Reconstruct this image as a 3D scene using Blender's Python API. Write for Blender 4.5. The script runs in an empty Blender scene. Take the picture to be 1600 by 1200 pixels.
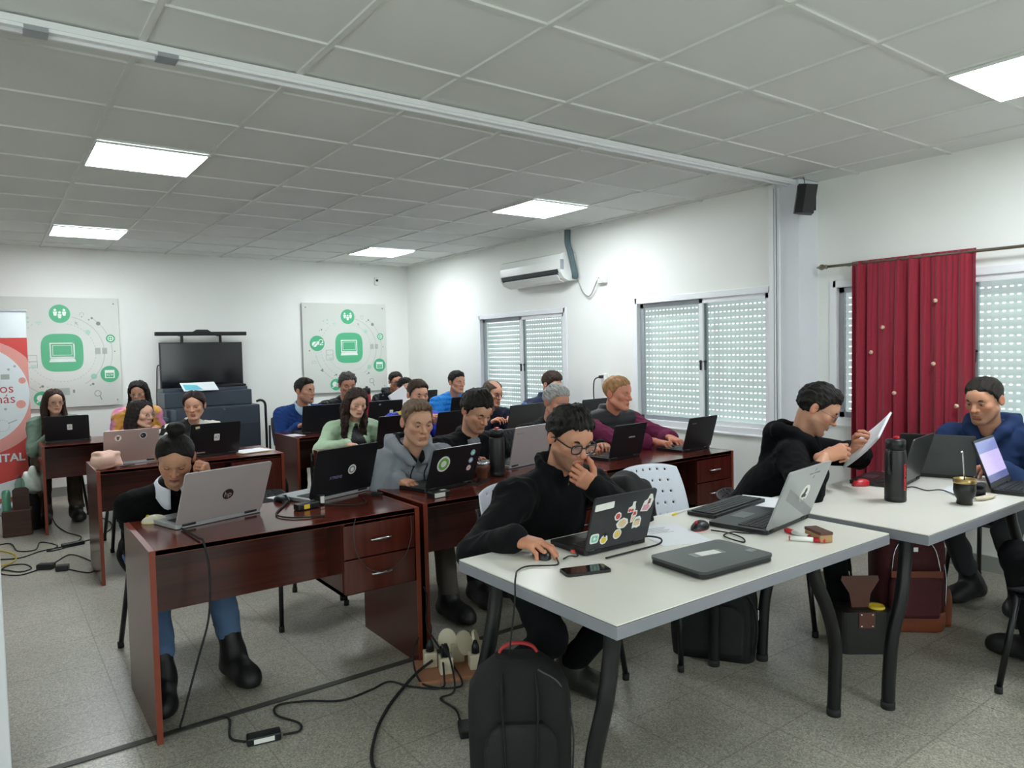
import bpy, bmesh, math, random
import numpy as np
from mathutils import Vector, Matrix, Euler
import openvdb

SC = bpy.context.scene
COL = SC.collection
R = math.radians
rng = random.Random(7)

# ------------------------------------------------------------------ camera
YAW, PITCH, ROLL, EYE = 0.63084, 0.047032, -0.022128, 1.48
fw = Vector((math.sin(YAW)*math.cos(PITCH), math.cos(YAW)*math.cos(PITCH), -math.sin(PITCH)))
rt0 = fw.cross(Vector((0, 0, 1))).normalized()
up0 = rt0.cross(fw)
rt = rt0*math.cos(ROLL) + up0*math.sin(ROLL)
up = up0*math.cos(ROLL) - rt0*math.sin(ROLL)
cam_d = bpy.data.cameras.new('camera')
cam_d.sensor_width = 36.0
cam_d.lens = 1125.1/1600*36.0
cam_d.clip_start = 0.05
cam = bpy.data.objects.new('camera', cam_d)
cam.matrix_world = Matrix(((rt.x, up.x, -fw.x, 0), (rt.y, up.y, -fw.y, 0), (rt.z, up.z, -fw.z, EYE), (0, 0, 0, 1)))
COL.objects.link(cam)
SC.camera = cam

# ------------------------------------------------------------------ view, world, lamp strength
SC.view_settings.view_transform = 'Standard'
SC.view_settings.look = 'None'
SC.view_settings.gamma = 1.0
SC.view_settings.use_curve_mapping = False
SC.view_settings.exposure = 2.1
SC.cycles.use_denoising = True
SC.cycles.max_bounces = 10
SC.cycles.diffuse_bounces = 6
SC.cycles.transparent_max_bounces = 12
SC.cycles.caustics_reflective = False
SC.cycles.caustics_refractive = False
SC.cycles.sample_clamp_indirect = 6.0
LAMP = 7.5           # emission of the ceiling LED panels
SKY = 1.4            # overcast daylight outside the shutters
wd = bpy.data.worlds.new('overcast_sky')
wd.use_nodes = True
SC.world = wd
_n = wd.node_tree.nodes
_bg = _n['Background']
_tc = _n.new('ShaderNodeTexCoord'); _sp = _n.new('ShaderNodeSeparateXYZ'); _cr = _n.new('ShaderNodeValToRGB')
wd.node_tree.links.new(_tc.outputs['Generated'], _sp.inputs[0])
wd.node_tree.links.new(_sp.outputs['Z'], _cr.inputs[0])
_cr.color_ramp.elements[0].position = 0.0; _cr.color_ramp.elements[0].color = (.66, .67, .68, 1)
_cr.color_ramp.elements[1].position = 0.6; _cr.color_ramp.elements[1].color = (.93, .97, 1.0, 1)
wd.node_tree.links.new(_cr.outputs[0], _bg.inputs['Color'])
_bg.inputs['Strength'].default_value = SKY

# ------------------------------------------------------------------ materials
def lin(h):
    h = h.lstrip('#')
    out = []
    for i in (0, 2, 4):
        c = int(h[i:i+2], 16)/255
        out.append(c/12.92 if c <= .04045 else ((c+.055)/1.055)**2.4)
    return tuple(out)+(1,)

_mats = {}
def M(name, hx, rough=.5, metal=0., var=.06, scale=12., bump=0., bscale=120., spec=.5, stretch=None, coat=0., sheen=0.):
    """a procedural principled material: base colour broken up by noise, optional fine bump"""
    if name in _mats: return _mats[name]
    m = bpy.data.materials.new(name); m.use_nodes = True
    nt = m.node_tree; b = nt.nodes['Principled BSDF']
    tc = nt.nodes.new('ShaderNodeTexCoord')
    mp = nt.nodes.new('ShaderNodeMapping'); nt.links.new(tc.outputs['Object'], mp.inputs[0])
    if stretch: mp.inputs['Scale'].default_value = stretch
    nz = nt.nodes.new('ShaderNodeTexNoise'); nz.inputs['Scale'].default_value = scale; nz.inputs['Detail'].default_value = 5
    nt.links.new(mp.outputs[0], nz.inputs['Vector'])
    c = lin(hx)
    mx = nt.nodes.new('ShaderNodeMix'); mx.data_type = 'RGBA'
    mx.inputs['A'].default_value = tuple(max(0, v*(1-2*var)) for v in c[:3])+(1,)
    mx.inputs['B'].default_value = tuple(min(1, v*(1+2*var)) for v in c[:3])+(1,)
    nt.links.new(nz.outputs['Fac'], mx.inputs['Factor'])
    nt.links.new(mx.outputs['Result'], b.inputs['Base Color'])
    b.inputs['Roughness'].default_value = rough
    b.inputs['Metallic'].default_value = metal
    b.inputs['Specular IOR Level'].default_value = spec
    b.inputs['Coat Weight'].default_value = coat
    b.inputs['Sheen Weight'].default_value = sheen
    if bump:
        n2 = nt.nodes.new('ShaderNodeTexNoise'); n2.inputs['Scale'].default_value = bscale; n2.inputs['Detail'].default_value = 3
        nt.links.new(mp.outputs[0], n2.inputs['Vector'])
        bp = nt.nodes.new('ShaderNodeBump'); bp.inputs['Strength'].default_value = bump; bp.inputs['Distance'].default_value = .004
        nt.links.new(n2.outputs['Fac'], bp.inputs['Height']); nt.links.new(bp.outputs[0], b.inputs['Normal'])
    _mats[name] = m
    return m

def wood(name, hx, dark, axis=0, rough=.22):
    if name in _mats: return _mats[name]
    m = M(name, hx, rough, 0, .04)
    nt = m.node_tree; b = nt.nodes['Principled BSDF']
    tc = nt.nodes.new('ShaderNodeTexCoord'); mp = nt.nodes.new('ShaderNodeMapping')
    s = [38., 38., 38.]; s[axis] = 1.6; mp.inputs['Scale'].default_value = s
    nt.links.new(tc.outputs['Object'], mp.inputs[0])
    nz = nt.nodes.new('ShaderNodeTexNoise'); nz.inputs['Scale'].default_value = 1.; nz.inputs['Detail'].default_value = 6; nz.inputs['Distortion'].default_value = .6
    nt.links.new(mp.outputs[0], nz.inputs['Vector'])
    cr = nt.nodes.new('ShaderNodeValToRGB'); cr.color_ramp.elements[0].position = .3; cr.color_ramp.elements[1].position = .72
    cr.color_ramp.elements[0].color = lin(dark); cr.color_ramp.elements[1].color = lin(hx)
    nt.links.new(nz.outputs['Fac'], cr.inputs[0]); nt.links.new(cr.outputs[0], b.inputs['Base Color'])
    return m

def emis(name, hx, strength):
    m = bpy.data.materials.new(name); m.use_nodes = True
    b = m.node_tree.nodes['Principled BSDF']
    b.inputs['Base Color'].default_value = lin(hx)
    b.inputs['Emission Color'].default_value = lin(hx)
    b.inputs['Emission Strength'].default_value = strength
    return m

# ------------------------------------------------------------------ mesh builder
class MB:
    def __init__(s):
        s.bm = bmesh.new()
    def _tag(s, faces, mi, smooth):
        for f in faces:
            f.material_index = mi; f.smooth = smooth
    def box(s, c, size, bev=0., rot=None, mi=0, seg=2):
        r = bmesh.ops.create_cube(s.bm, size=1.0)
        vs = r['verts']
        bmesh.ops.scale(s.bm, vec=Vector(size), verts=vs)
        if bev:
            es = list({e for v in vs for e in v.link_edges})
            bmesh.ops.bevel(s.bm, geom=es, offset=bev, segments=seg, affect='EDGES', profile=.5)
            seen, stack = set(), [v for v in vs if v.is_valid]
            if not stack: stack = [s.bm.verts[-1]] if False else []
            # bevel drops the first verts: collect the newest island
            s.bm.verts.ensure_lookup_table()
            st = [s.bm.verts[len(s.bm.verts)-1]]; seen = set(st)
            while st:
                v = st.pop()
                for e in v.link_edges:
                    o = e.other_vert(v)
                    if o not in seen: seen.add(o); st.append(o)
            vs = list(seen)
        T = Matrix.Translation(Vector(c)) @ (rot.to_4x4() if rot is not None else Matrix())
        bmesh.ops.transform(s.bm, matrix=T, verts=vs)
        s._tag({f for v in vs for f in v.link_faces}, mi, False)
        return s
    def _ring(s, pts): return [s.bm.verts.new(p) for p in pts]
    def _bridge(s, a, b, mi, smooth=True):
        n = len(a)
        for i in range(n):
            try:
                f = s.bm.faces.new((a[i], a[(i+1) % n], b[(i+1) % n], b[i])); f.material_index = mi; f.smooth = smooth
            except ValueError: pass
    def _cap(s, r, mi, flip=False):
        if len(r) < 3: return
        try:
            f = s.bm.faces.new(r[::-1] if flip else r); f.material_index = mi
        except ValueError: pass
    def tube(s, pts, r, seg=10, mi=0, cap=True, flat=1.0, closed=False):
        pts = [Vector(p) for p in pts]
        n = len(pts)
        rr = r if isinstance(r, (list, tuple)) else [r]*n
        t0 = (pts[1]-pts[0]).normalized()
        ref = Vector((0, 0, 1)) if abs(t0.z) < .9 else Vector((1, 0, 0))
        u = t0.cross(ref).normalized()
        rings = []
        for i, p in enumerate(pts):
            if closed: t = (pts[(i+1) % n]-pts[i-1]).normalized()
            else: t = (pts[min(i+1, n-1)]-pts[max(i-1, 0)]).normalized()
            u = (u-t*u.dot(t))
            u = u.normalized() if u.length > 1e-6 else t.orthogonal().normalized()
            w = t.cross(u)
            rings.append(s._ring([p+(u*math.cos(a)+w*math.sin(a)*flat)*rr[i] for a in [2*math.pi*k/seg for k in range(seg)]]))
        for a, b in zip(rings, rings[1:]): s._bridge(a, b, mi)
        if closed: s._bridge(rings[-1], rings[0], mi)
        elif cap: s._cap(rings[0], mi, True); s._cap(rings[-1], mi)
        return s
    def cyl(s, a, b, r0, r1=None, seg=16, mi=0):
        return s.tube([a, b], [r0, r0 if r1 is None else r1], seg, mi)
    def lathe(s, prof, c=(0, 0, 0), seg=24, mi=0, smooth=True, rot=None):
        c = Vector(c); rings = []
        for (r, z) in prof:
            ring = [Vector((max(r, 1e-4)*math.cos(2*math.pi*k/seg), max(r, 1e-4)*math.sin(2*math.pi*k/seg), z)) for k in range(seg)]
            if rot is not None: ring = [rot @ v for v in ring]
            rings.append(s._ring([v+c for v in ring]))
        for a, b in zip(rings, rings[1:]): s._bridge(a, b, mi, smooth)
        s._cap(rings[0], mi, True); s._cap(rings[-1], mi)
        return s
    def prism(s, outline, h, mat=None, mi=0):
        """outline in XY, extruded by h along +Z, then placed by the 4x4 mat"""
        mat = mat or Matrix()
        a = s._ring([mat @ Vector((x, y, 0)) for x, y in outline]); b = s._ring([mat @ Vector((x, y, h)) for x, y in outline])
        s._bridge(a, b, mi, False); s._cap(a, mi, True); s._cap(b, mi)
        return s
    def ell(s, c, r, mi=0, seg=16, rings=10, rot=None):
        res = bmesh.ops.create_uvsphere(s.bm, u_segments=seg, v_segments=rings, radius=1.0)
        T = Matrix.Translation(Vector(c)) @ (rot.to_4x4() if rot is not None else Matrix()) @ Matrix.Diagonal((*r, 1))
        bmesh.ops.transform(s.bm, matrix=T, verts=res['verts'])
        s._tag({f for v in res['verts'] for f in v.link_faces}, mi, True)
        return s
    def grid(s, fn, nu, nv, mi=0, closed_u=False):
        """surface fn(i,j)->point over nu x nv cells"""
        V = [[s.bm.verts.new(fn(i, j)) for j in range(nv+1)] for i in range(nu+(0 if closed_u else 1))]
        for i in range(nu):
            for j in range(nv):
                a, b = V[i], V[(i+1) % len(V)]
                f = s.bm.faces.new((a[j], b[j], b[j+1], a[j+1])); f.material_index = mi; f.smooth = True
        return s
    def mesh(s, name, mats):
        bmesh.ops.recalc_face_normals(s.bm, faces=s.bm.faces[:])
        me = bpy.data.meshes.new(name); s.bm.to_mesh(me); s.bm.free()
        for m in (mats if isinstance(mats, (list, tuple)) else [mats]): me.materials.append(m)
        return me
    def build(s, name, mats, parent=None, loc=None, rz=0., rot=None):
        return link(name, s.mesh(name, mats), parent, loc, rz, rot)

def link(name, data, parent=None, loc=None, rz=0., rot=None):
    o = bpy.data.objects.new(name, data); COL.objects.link(o)
    if parent is not None: o.parent = parent
    if loc is not None: o.location = loc
    if rot is not None: o.rotation_euler = rot
    elif rz: o.rotation_euler = (0, 0, rz)
    return o
def tag(o, label=None, cat=None, group=None, kind=None):
    if label: o['label'] = label
    if cat: o['category'] = cat
    if group: o['group'] = group
    if kind: o['kind'] = kind
    return o
def thing(name, label, cat, loc=(0, 0, 0), rz=0., group=None):
    return tag(link(name, None, None, loc, rz), label, cat, group)
def struct(name, mb, mats, parent=None):
    o = mb.build(name, mats, parent)
    if parent is None: o['kind'] = 'structure'
    return o
def copy_tree(root, loc=None, rz=None, label=None, group=None):
    r = root.copy(); COL.objects.link(r)
    if loc is not None: r.location = loc
    if rz is not None: r.rotation_euler = (0, 0, rz)
    if label: r['label'] = label
    if group: r['group'] = group
    def kids(a, b):
        for ch in list(a.children):
            c = ch.copy(); COL.objects.link(c); c.parent = b; kids(ch, c)
    kids(root, r)
    return r
def text_mesh(body, size, depth=.0006, align='CENTER', bold=0.):
    cu = bpy.data.curves.new('lettering', 'FONT'); cu.body = body; cu.size = size; cu.extrude = depth
    cu.align_x = align; cu.align_y = 'CENTER'; cu.offset = bold; cu.resolution_u = 3
    o = bpy.data.objects.new('lettering', cu); COL.objects.link(o)
    dg = bpy.context.evaluated_depsgraph_get()
    me = bpy.data.meshes.new_from_object(o.evaluated_get(dg))
    bpy.data.objects.remove(o); bpy.data.curves.remove(cu)
    return me
def rrect(w, h, r, n=5, cx=0., cy=0.):
    out = []
    for k, (sx, sy) in enumerate(((1, 1), (-1, 1), (-1, -1), (1, -1))):
        for i in range(n+1):
            a = math.pi/2*(k+i/n)
            out.append((cx+sx*(w/2-r)+r*math.cos(a), cy+sy*(h/2-r)+r*math.sin(a)))
    return out
def circ(r, n=24, cx=0., cy=0., sy=1.):
    return [(cx+r*math.cos(2*math.pi*i/n), cy+r*sy*math.sin(2*math.pi*i/n)) for i in range(n)]
def spline(pts, n=8):
    """Catmull-Rom through the points"""
    P = [Vector(p) for p in pts]; P = [P[0]*2-P[1]]+P+[P[-1]*2-P[-2]]
    out = []
    for i in range(1, len(P)-2):
        a, b, c, d = P[i-1:i+3]
        for k in range(n):
            t = k/n
            out.append(.5*((2*b)+(c-a)*t+(2*a-5*b+4*c-d)*t*t+(3*b-a-3*c+d)*t**3))
    out.append(P[-2])
    return out
# ================================================================== the room
CZ = 2.685
XF, XN, YP, YB = 4.90, 5.12, 3.05, 9.20      # right wall far / near part, pillar front face, back wall
XL, YF = -1.9, -2.6                           # left wall and the wall behind the camera
m_wall = M('wall_paint', '#f0f1ed', .6, var=.015, scale=3, bump=.05, bscale=60)
m_pillar = M('pillar_paint', '#e2e4ea', .35, var=.01, scale=3)
m_ceil = M('ceiling_tile', '#e2e4e1', .85, var=.02, scale=2, bump=.15, bscale=180)
m_tbar = M('ceiling_t_bar', '#dcdedb', .45, var=.01)
m_base = M('baseboard_grey', '#8f918c', .4, var=.05)
m_alu = M('white_aluminium', '#f0f2f5', .3, var=.01)
m_alug = M('grey_aluminium', '#a9aeb5', .3, .3, var=.02)
m_blackpl = M('black_plastic', '#0c0d10', .42, var=.05)

def floor_mat():
    m = bpy.data.materials.new('terrazzo'); m.use_nodes = True
    nt = m.node_tree; b = nt.nodes['Principled BSDF']; L = nt.links.new
    tc = nt.nodes.new('ShaderNodeTexCoord')
    v = nt.nodes.new('ShaderNodeTexVoronoi'); v.inputs['Scale'].default_value = 190; L(tc.outputs['Object'], v.inputs['Vector'])
    cr = nt.nodes.new('ShaderNodeValToRGB'); cr.color_ramp.interpolation = 'CONSTANT'
    e = cr.color_ramp.elements
    e[0].position = 0; e[0].color = lin('#938f84')
    e[1].position = .30; e[1].color = lin('#a8a498')
    for p, c in ((.55, '#b2ae9f'), (.72, '#9b978a'), (.84, '#bdb9aa'), (.93, '#827d72')):
        x = e.new(p); x.color = lin(c)
    sep = nt.nodes.new('ShaderNodeSeparateColor'); L(v.outputs['Color'], sep.inputs[0]); L(sep.outputs[0], cr.inputs[0])
    n = nt.nodes.new('ShaderNodeTexNoise'); n.inputs['Scale'].default_value = 1.3; n.inputs['Detail'].default_value = 6; L(tc.outputs['Object'], n.inputs['Vector'])
    r2 = nt.nodes.new('ShaderNodeMapRange'); r2.inputs[1].default_value = .3; r2.inputs[2].default_value = .7; r2.inputs[3].default_value = .80; r2.inputs[4].default_value = 1.08
    L(n.outputs['Fac'], r2.inputs[0])
    mu = nt.nodes.new('ShaderNodeMix'); mu.data_type = 'RGBA'; mu.blend_type = 'MULTIPLY'; mu.inputs['Factor'].default_value = 1
    L(cr.outputs[0], mu.inputs['A']); L(r2.outputs[0], mu.inputs['B'])
    br = nt.nodes.new('ShaderNodeTexBrick'); br.offset = 0; br.inputs['Scale'].default_value = 1
    br.inputs['Brick Width'].default_value = .4; br.inputs['Row Height'].default_value = .4; br.inputs['Mortar Size'].default_value = .0035
    br.inputs['Color1'].default_value = (1, 1, 1, 1); br.inputs['Color2'].default_value = (.96, .96, .97, 1); br.inputs['Mortar'].default_value = (.72, .71, .7, 1)
    L(tc.outputs['Object'], br.inputs['Vector'])
    m2 = nt.nodes.new('ShaderNodeMix'); m2.data_type = 'RGBA'; m2.blend_type = 'MULTIPLY'; m2.inputs['Factor'].default_value = 1
    L(mu.outputs['Result'], m2.inputs['A']); L(br.outputs['Color'], m2.inputs['B']); L(m2.outputs['Result'], b.inputs['Base Color'])
    rr = nt.nodes.new('ShaderNodeMapRange'); rr.inputs[3].default_value = .22; rr.inputs[4].default_value = .42; L(n.outputs['Fac'], rr.inputs[0]); L(rr.outputs[0], b.inputs['Roughness'])
    return m

b = MB(); b.box(((XL+5.4)/2, (YF+YB)/2, -.05), (5.4-XL+.4, YB-YF+.4, .1)); struct('floor', b, floor_mat())
b = MB(); b.box((1.75, 3.05, .002), (6.3, .035, .005)); struct('trim_1', b, M('joint_strip', '#3a3936', .5))   # dark joint under the partition track

# ceiling slab with its exposed T-bar grid
b = MB(); b.box(((XL+5.4)/2, (YF+YB)/2, CZ+.06), (5.4-XL+.4, YB-YF+.4, .1))
for i in range(-3, 9):
    x = -.071+.61*i
    if XL < x < 5.1: b.box((x, (YF+YB)/2, CZ+.0065), (.024, YB-YF, .013), mi=1)
for j in range(-9, 11):
    y = 2.741+.61*j
    if YF < y < YB: b.box(((XL+XN)/2, y, CZ+.0072), (XN-XL, .024, .012), mi=1)
struct('ceiling', b, [m_ceil, m_tbar])

def wall_with_holes(b, axis_x, y0, y1, holes, th=.16):
    """wall along Y at x=axis_x (face), thickness outward, rectangular holes (ya,yb,za,zb)"""
    ys = sorted({y0, y1, *[h[0] for h in holes], *[h[1] for h in holes]})
    for a, c in zip(ys, ys[1:]):
        hs = [h for h in holes if h[0] <= a+1e-6 and h[1] >= c-1e-6]
        segs = [(0, CZ+.02)] if not hs else [(0, hs[0][2]), (hs[0][3], CZ+.02)]
        for z0, z1 in segs: b.box((axis_x+th/2, (a+c)/2, (z0+z1)/2), (th, c-a, z1-z0))
W1 = (5.74, 7.36, .74, 1.885); W2 = (3.30, 4.74, .79, 1.905); W3 = (1.05, 2.93, .90, 1.915)
b = MB(); wall_with_holes(b, XF, YP+.1, YB, [W1, W2]); struct('wall_right', b, m_wall)
b = MB(); wall_with_holes(b, XN, YF, YP+.1, [W3]); struct('wall_right_front', b, m_wall)
b = MB(); b.box(((XL+5.2)/2, YB+.08, CZ/2), (5.4-XL, .16, CZ+.04)); struct('wall_back', b, m_wall)
FILL_W4 = (-1.9, 2.3, .9, 2.2); FILL_W5 = (-.6, 4.2, .9, 2.2)  # invented openings in the unseen left and front walls, for fill daylight
b = MB(); wall_with_holes(b, XL-.16, YF-.15, YB+.15, [FILL_W4]); struct('wall_left', b, m_wall)
b = MB()
for xa, xb, za, zb in ((XL-.1, FILL_W5[0], 0, CZ+.02), (FILL_W5[1], 5.3, 0, CZ+.02), (FILL_W5[0], FILL_W5[1], 0, FILL_W5[2]), (FILL_W5[0], FILL_W5[1], FILL_W5[3], CZ+.02)): b.box(((xa+xb)/2, YF-.08, (za+zb)/2), (xb-xa, .16, zb-za))
struct('wall_front', b, m_wall)
b = MB(); b.box((5.0, 3.15, CZ/2), (.26, .20, CZ+.01), .004); struct('pillar', b, m_pillar)
b = MB(); b.box((-.168, 3.15, CZ/2), (.36, .20, CZ+.01), .004); struct('pillar.001', b, m_pillar)
# folding-partition track on the ceiling and its wall channel
b = MB()
b.box((2.42, 3.115, CZ-.012), (4.9, .085, .024)); b.box((2.42, 3.085, CZ-.018), (4.9, .012, .036)); b.box((2.42, 3.145, CZ-.018), (4.9, .012, .036))
for x in (.20, .63): b.box((x, 3.115, CZ-.030), (.075, .075, .02), mi=1)
struct('trim_2', b, [m_alu, m_alug])
b = MB(); b.box((4.855, 3.27, CZ/2-.02), (.05, .012, CZ-.04)); b.box((4.835, 3.25, CZ/2-.02), (.012, .05, CZ-.04)); b.box((4.8285, 3.232, CZ/2-.02), (.002, .008, CZ-.04), mi=1); b.box((4.862, 3.215, CZ/2-.02), (.016, .02, CZ-.04)); struct('trim_3', b, [m_alu, m_alug])
b = MB(); b.box(((XL+XF)/2, YB-.008, .05), (XF-XL, .016, .10)); struct('baseboard_back', b, m_base)
b = MB(); b.box((XF-.008, (3.26+YB)/2, .05), (.016, YB-3.26, .10)); struct('baseboard_right', b, m_base)
b = MB(); b.box((XN-.008, (YF+YP)/2, .05), (.016, YP-YF, .10)); struct('baseboard_front', b, m_base)

# ---- windows: frame, two sliding sashes, glass, roller shutter of perforated slats outside
def shutter_mat():
    m = bpy.data.materials.new('roller_shutter_slats'); m.use_nodes = True
    nt = m.node_tree; L = nt.links.new; nt.nodes.clear()
    out = nt.nodes.new('ShaderNodeOutputMaterial'); tc = nt.nodes.new('ShaderNodeTexCoord'); sp = nt.nodes.new('ShaderNodeSeparateXYZ'); L(tc.outputs['Object'], sp.inputs[0])
    def mth(op, a, bv=None):
        n = nt.nodes.new('ShaderNodeMath'); n.operation = op
        for k, v in enumerate((a, bv)):
            if v is None: continue
            if isinstance(v, (int, float)): n.inputs[k].default_value = v
            else: L(v, n.inputs[k])
        return n.outputs[0]
    fz = mth('FRACT', mth('DIVIDE', sp.outputs['Z'], .052)); fy = mth('FRACT', mth('DIVIDE', sp.outputs['Y'], .042))
    inz = mth('MULTIPLY', mth('GREATER_THAN', fz, .83), mth('LESS_THAN', fz, .985)); iny = mth('LESS_THAN', fy, .45)
    hole = mth('MULTIPLY', inz, iny)
    d = nt.nodes.new('ShaderNodeBsdfDiffuse'); d.inputs[0].default_value = lin('#cdd2d4')
    t = nt.nodes.new('ShaderNodeBsdfTranslucent'); t.inputs[0].default_value = lin('#d6dcde')
    mx = nt.nodes.new('ShaderNodeMixShader'); mx.inputs[0].default_value = .13; L(d.outputs[0], mx.inputs[1]); L(t.outputs[0], mx.inputs[2])
    tr = nt.nodes.new('ShaderNodeBsdfTransparent'); m2 = nt.nodes.new('ShaderNodeMixShader'); L(hole, m2.inputs[0]); L(mx.outputs[0], m2.inputs[1]); L(tr.outputs[0], m2.inputs[2])
    L(m2.outputs[0], out.inputs[0])
    return m
m_shut = shutter_mat()
def glass_mat(name, tint, refl=.10):
    m = bpy.data.materials.new(name); m.use_nodes = True
    nt = m.node_tree; L = nt.links.new; nt.nodes.clear()
    out = nt.nodes.new('ShaderNodeOutputMaterial'); tr = nt.nodes.new('ShaderNodeBsdfTransparent'); tr.inputs[0].default_value = lin(tint)
    gl = nt.nodes.new('ShaderNodeBsdfGlossy'); gl.inputs['Roughness'].default_value = .03
    lw = nt.nodes.new('ShaderNodeLayerWeight'); lw.inputs[0].default_value = .5
    pw = nt.nodes.new('ShaderNodeMath'); pw.operation = 'POWER'; pw.inputs[1].default_value = 4.; L(lw.outputs['Facing'], pw.inputs[0])
    mr = nt.nodes.new('ShaderNodeMapRange'); mr.inputs[3].default_value = .045; mr.inputs[4].default_value = .8; L(pw.outputs[0], mr.inputs[0])
    mx = nt.nodes.new('ShaderNodeMixShader'); L(mr.outputs[0], mx.inputs[0]); L(tr.outputs[0], mx.inputs[1]); L(gl.outputs[0], mx.inputs[2]); L(mx.outputs[0], out.inputs[0])
    return m
m_glass = glass_mat('window_glass', '#f4f9f6')
def window(n, x, W, ym, latch=True):
    y0, y1, z0, z1 = W
    root = thing('window_%d' % n, None, None); root['kind'] = 'structure'
    fwd = .052
    b = MB()                                                           # frame with a proud face on the room side
    for (yc, zc, sy, sz) in ((y0, (z0+z1)/2, fwd, z1-z0+fwd), (y1, (z0+z1)/2, fwd, z1-z0+fwd), ((y0+y1)/2, z0, y1-y0, fwd), ((y0+y1)/2, z1, y1-y0, fwd)):
        b.box((x+.035, yc, zc), (.09, sy, sz), .003)
    b.build('window_frame', m_alu, root)
    zi0, zi1 = z0+fwd/2, z1-fwd/2
    for k, (a, c, xo) in enumerate(((y0+fwd/2, ym+.03, .02), (ym-.03, y1-fwd/2, .050))):
        s = MB(); t = .040
        for (yc, zc, sy, sz) in ((a+t/2, (zi0+zi1)/2, t, zi1-zi0), (c-t/2, (zi0+zi1)/2, t, zi1-zi0), ((a+c)/2, zi0+t/2, c-a, t), ((a+c)/2, zi1-t/2, c-a, t)):
            s.box((x+xo, yc, zc), (.024, sy, sz), .002)
        so = s.build('sash', [m_alug if k else m_alu], root)
        g = MB(); g.box((x+xo, (a+c)/2, (zi0+zi1)/2), (.005, c-a-2*t+.004, zi1-zi0-2*t+.004)); g.build('glass_pane', m_glass, so)
        l = MB(); yl = c-.02 if k == 0 else a+.02
        l.box((x+xo-.018, yl, (zi0+zi1)/2-.03), (.014, .016, .085), .003); l.box((x+xo-.030, yl-.012, (zi0+zi1)/2+.0), (.012, .03, .012), .003); l.build('latch', m_blackpl, so)
    # shutter: wavy slats
    s = MB(); nz = int((z1-z0)/.052*6); ny = 2
    s.grid(lambda i, j: Vector((x+.125-.006*abs(math.sin(math.pi*((z0+(z1-z0)*i/nz)/.052))), y0+(y1-y0)*j/ny, z0+(z1-z0)*i/nz)), nz, ny)
    s.build('roller_shutter', m_shut, root)
    b = MB(); b.box((x+.006, (y0+y1)/2, z0-fwd/2-.006), (.05, y1-y0+.10, .016), .003); b.build('window_sill', m_alu, root)
    return root
window(1, XF, W1, 6.52); window(2, XF, W2, 3.98); window(3, XN, W3, 2.0)

# unseen bare windows behind the viewer, added to let in fill daylight
for n_, horizontal, (a_, c_, za, zb) in ((4, False, FILL_W4), (5, True, FILL_W5)):
    root = thing('window_%d' % n_, None, None); root['kind'] = 'structure'
    b = MB(); k_ = 4
    for i_ in range(k_+1):
        t_ = a_+(c_-a_)*i_/k_
        b.box((t_, YF-.08, (za+zb)/2) if horizontal else (XL-.08, t_, (za+zb)/2), (.05, .07, zb-za) if horizontal else (.07, .05, zb-za))
    for z_ in (za, zb): b.box(((a_+c_)/2, YF-.08, z_) if horizontal else (XL-.08, (a_+c_)/2, z_), (c_-a_, .07, .05) if horizontal else (.07, c_-a_, .05))
    b.build('window_frame', m_alu, root)
    b = MB(); b.box(((a_+c_)/2, YF-.08, (za+zb)/2) if horizontal else (XL-.08, (a_+c_)/2, (za+zb)/2), (c_-a_, .005, zb-za) if horizontal else (.005, c_-a_, zb-za)); b.build('glass_pane', m_glass, root)
# ---- ceiling LED panels
m_led = emis('led_diffuser', '#f4fbff', LAMP)
def led_panel(x0, y0, label):
    root = thing('ceiling_light', label, 'ceiling light', (x0+.305, y0+.305, CZ))
    b = MB()
    for (cx, cy, sx, sy) in ((0, .296, .602, .012), (0, -.296, .602, .012), (.296, 0, .012, .602), (-.296, 0, .012, .602)): b.box((cx, cy, -.006), (sx, sy, .012), .002)
    b.build('frame', m_tbar, root)
    b = MB(); b.box((0, 0, -.004), (.582, .582, .006)); b.build('diffuser', m_led, root)
    return root
led_panel(.539, 4.571, 'square LED ceiling panel over the left desks, the larger-looking of the two there')
led_panel(.539, 7.621, 'square LED ceiling panel above the banner and green poster corner, near the back wall')
led_panel(3.589, 4.571, 'square LED ceiling panel in front of the wall air conditioner')
led_panel(3.589, 7.621, 'square LED ceiling panel near the back right corner, above the second green poster')
led_panel(3.589, .911, 'square LED ceiling panel over the white tables, cut by the picture edge')
led_panel(2.064, -1.53, 'unseen square LED ceiling panel added behind the viewer as fill light')  # assumed panel out of view, added to light the near side of the room
# ================================================================== desks, tables, chairs
m_wtop = wood('mahogany_top', '#682d1f', '#501e16', 0, .16)
m_wpan = wood('mahogany_panel', '#502017', '#38120d', 0, .20)
m_wside = wood('mahogany_side', '#502017', '#38120d', 2, .20)
m_wdraw = wood('mahogany_drawer', '#572219', '#40160f', 2, .22)
m_wedge = M('mahogany_edge', '#7c3727', .3, var=.08, scale=30)
m_chrome = M('brushed_chrome', '#c9cbd0', .22, 1., .03)
m_white = M('white_laminate', '#e3e1d8', .30, var=.012, scale=6, bump=.03, bscale=400)
m_gedge = M('grey_edge_band', '#83858d', .45, var=.04)
m_blk = M('black_steel', '#101114', .38, .2, .05)
m_chairw = M('white_polypropylene', '#dfe4f0', .35, var=.02, scale=30)
m_rub = M('rubber', '#1b1b1c', .8)

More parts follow.
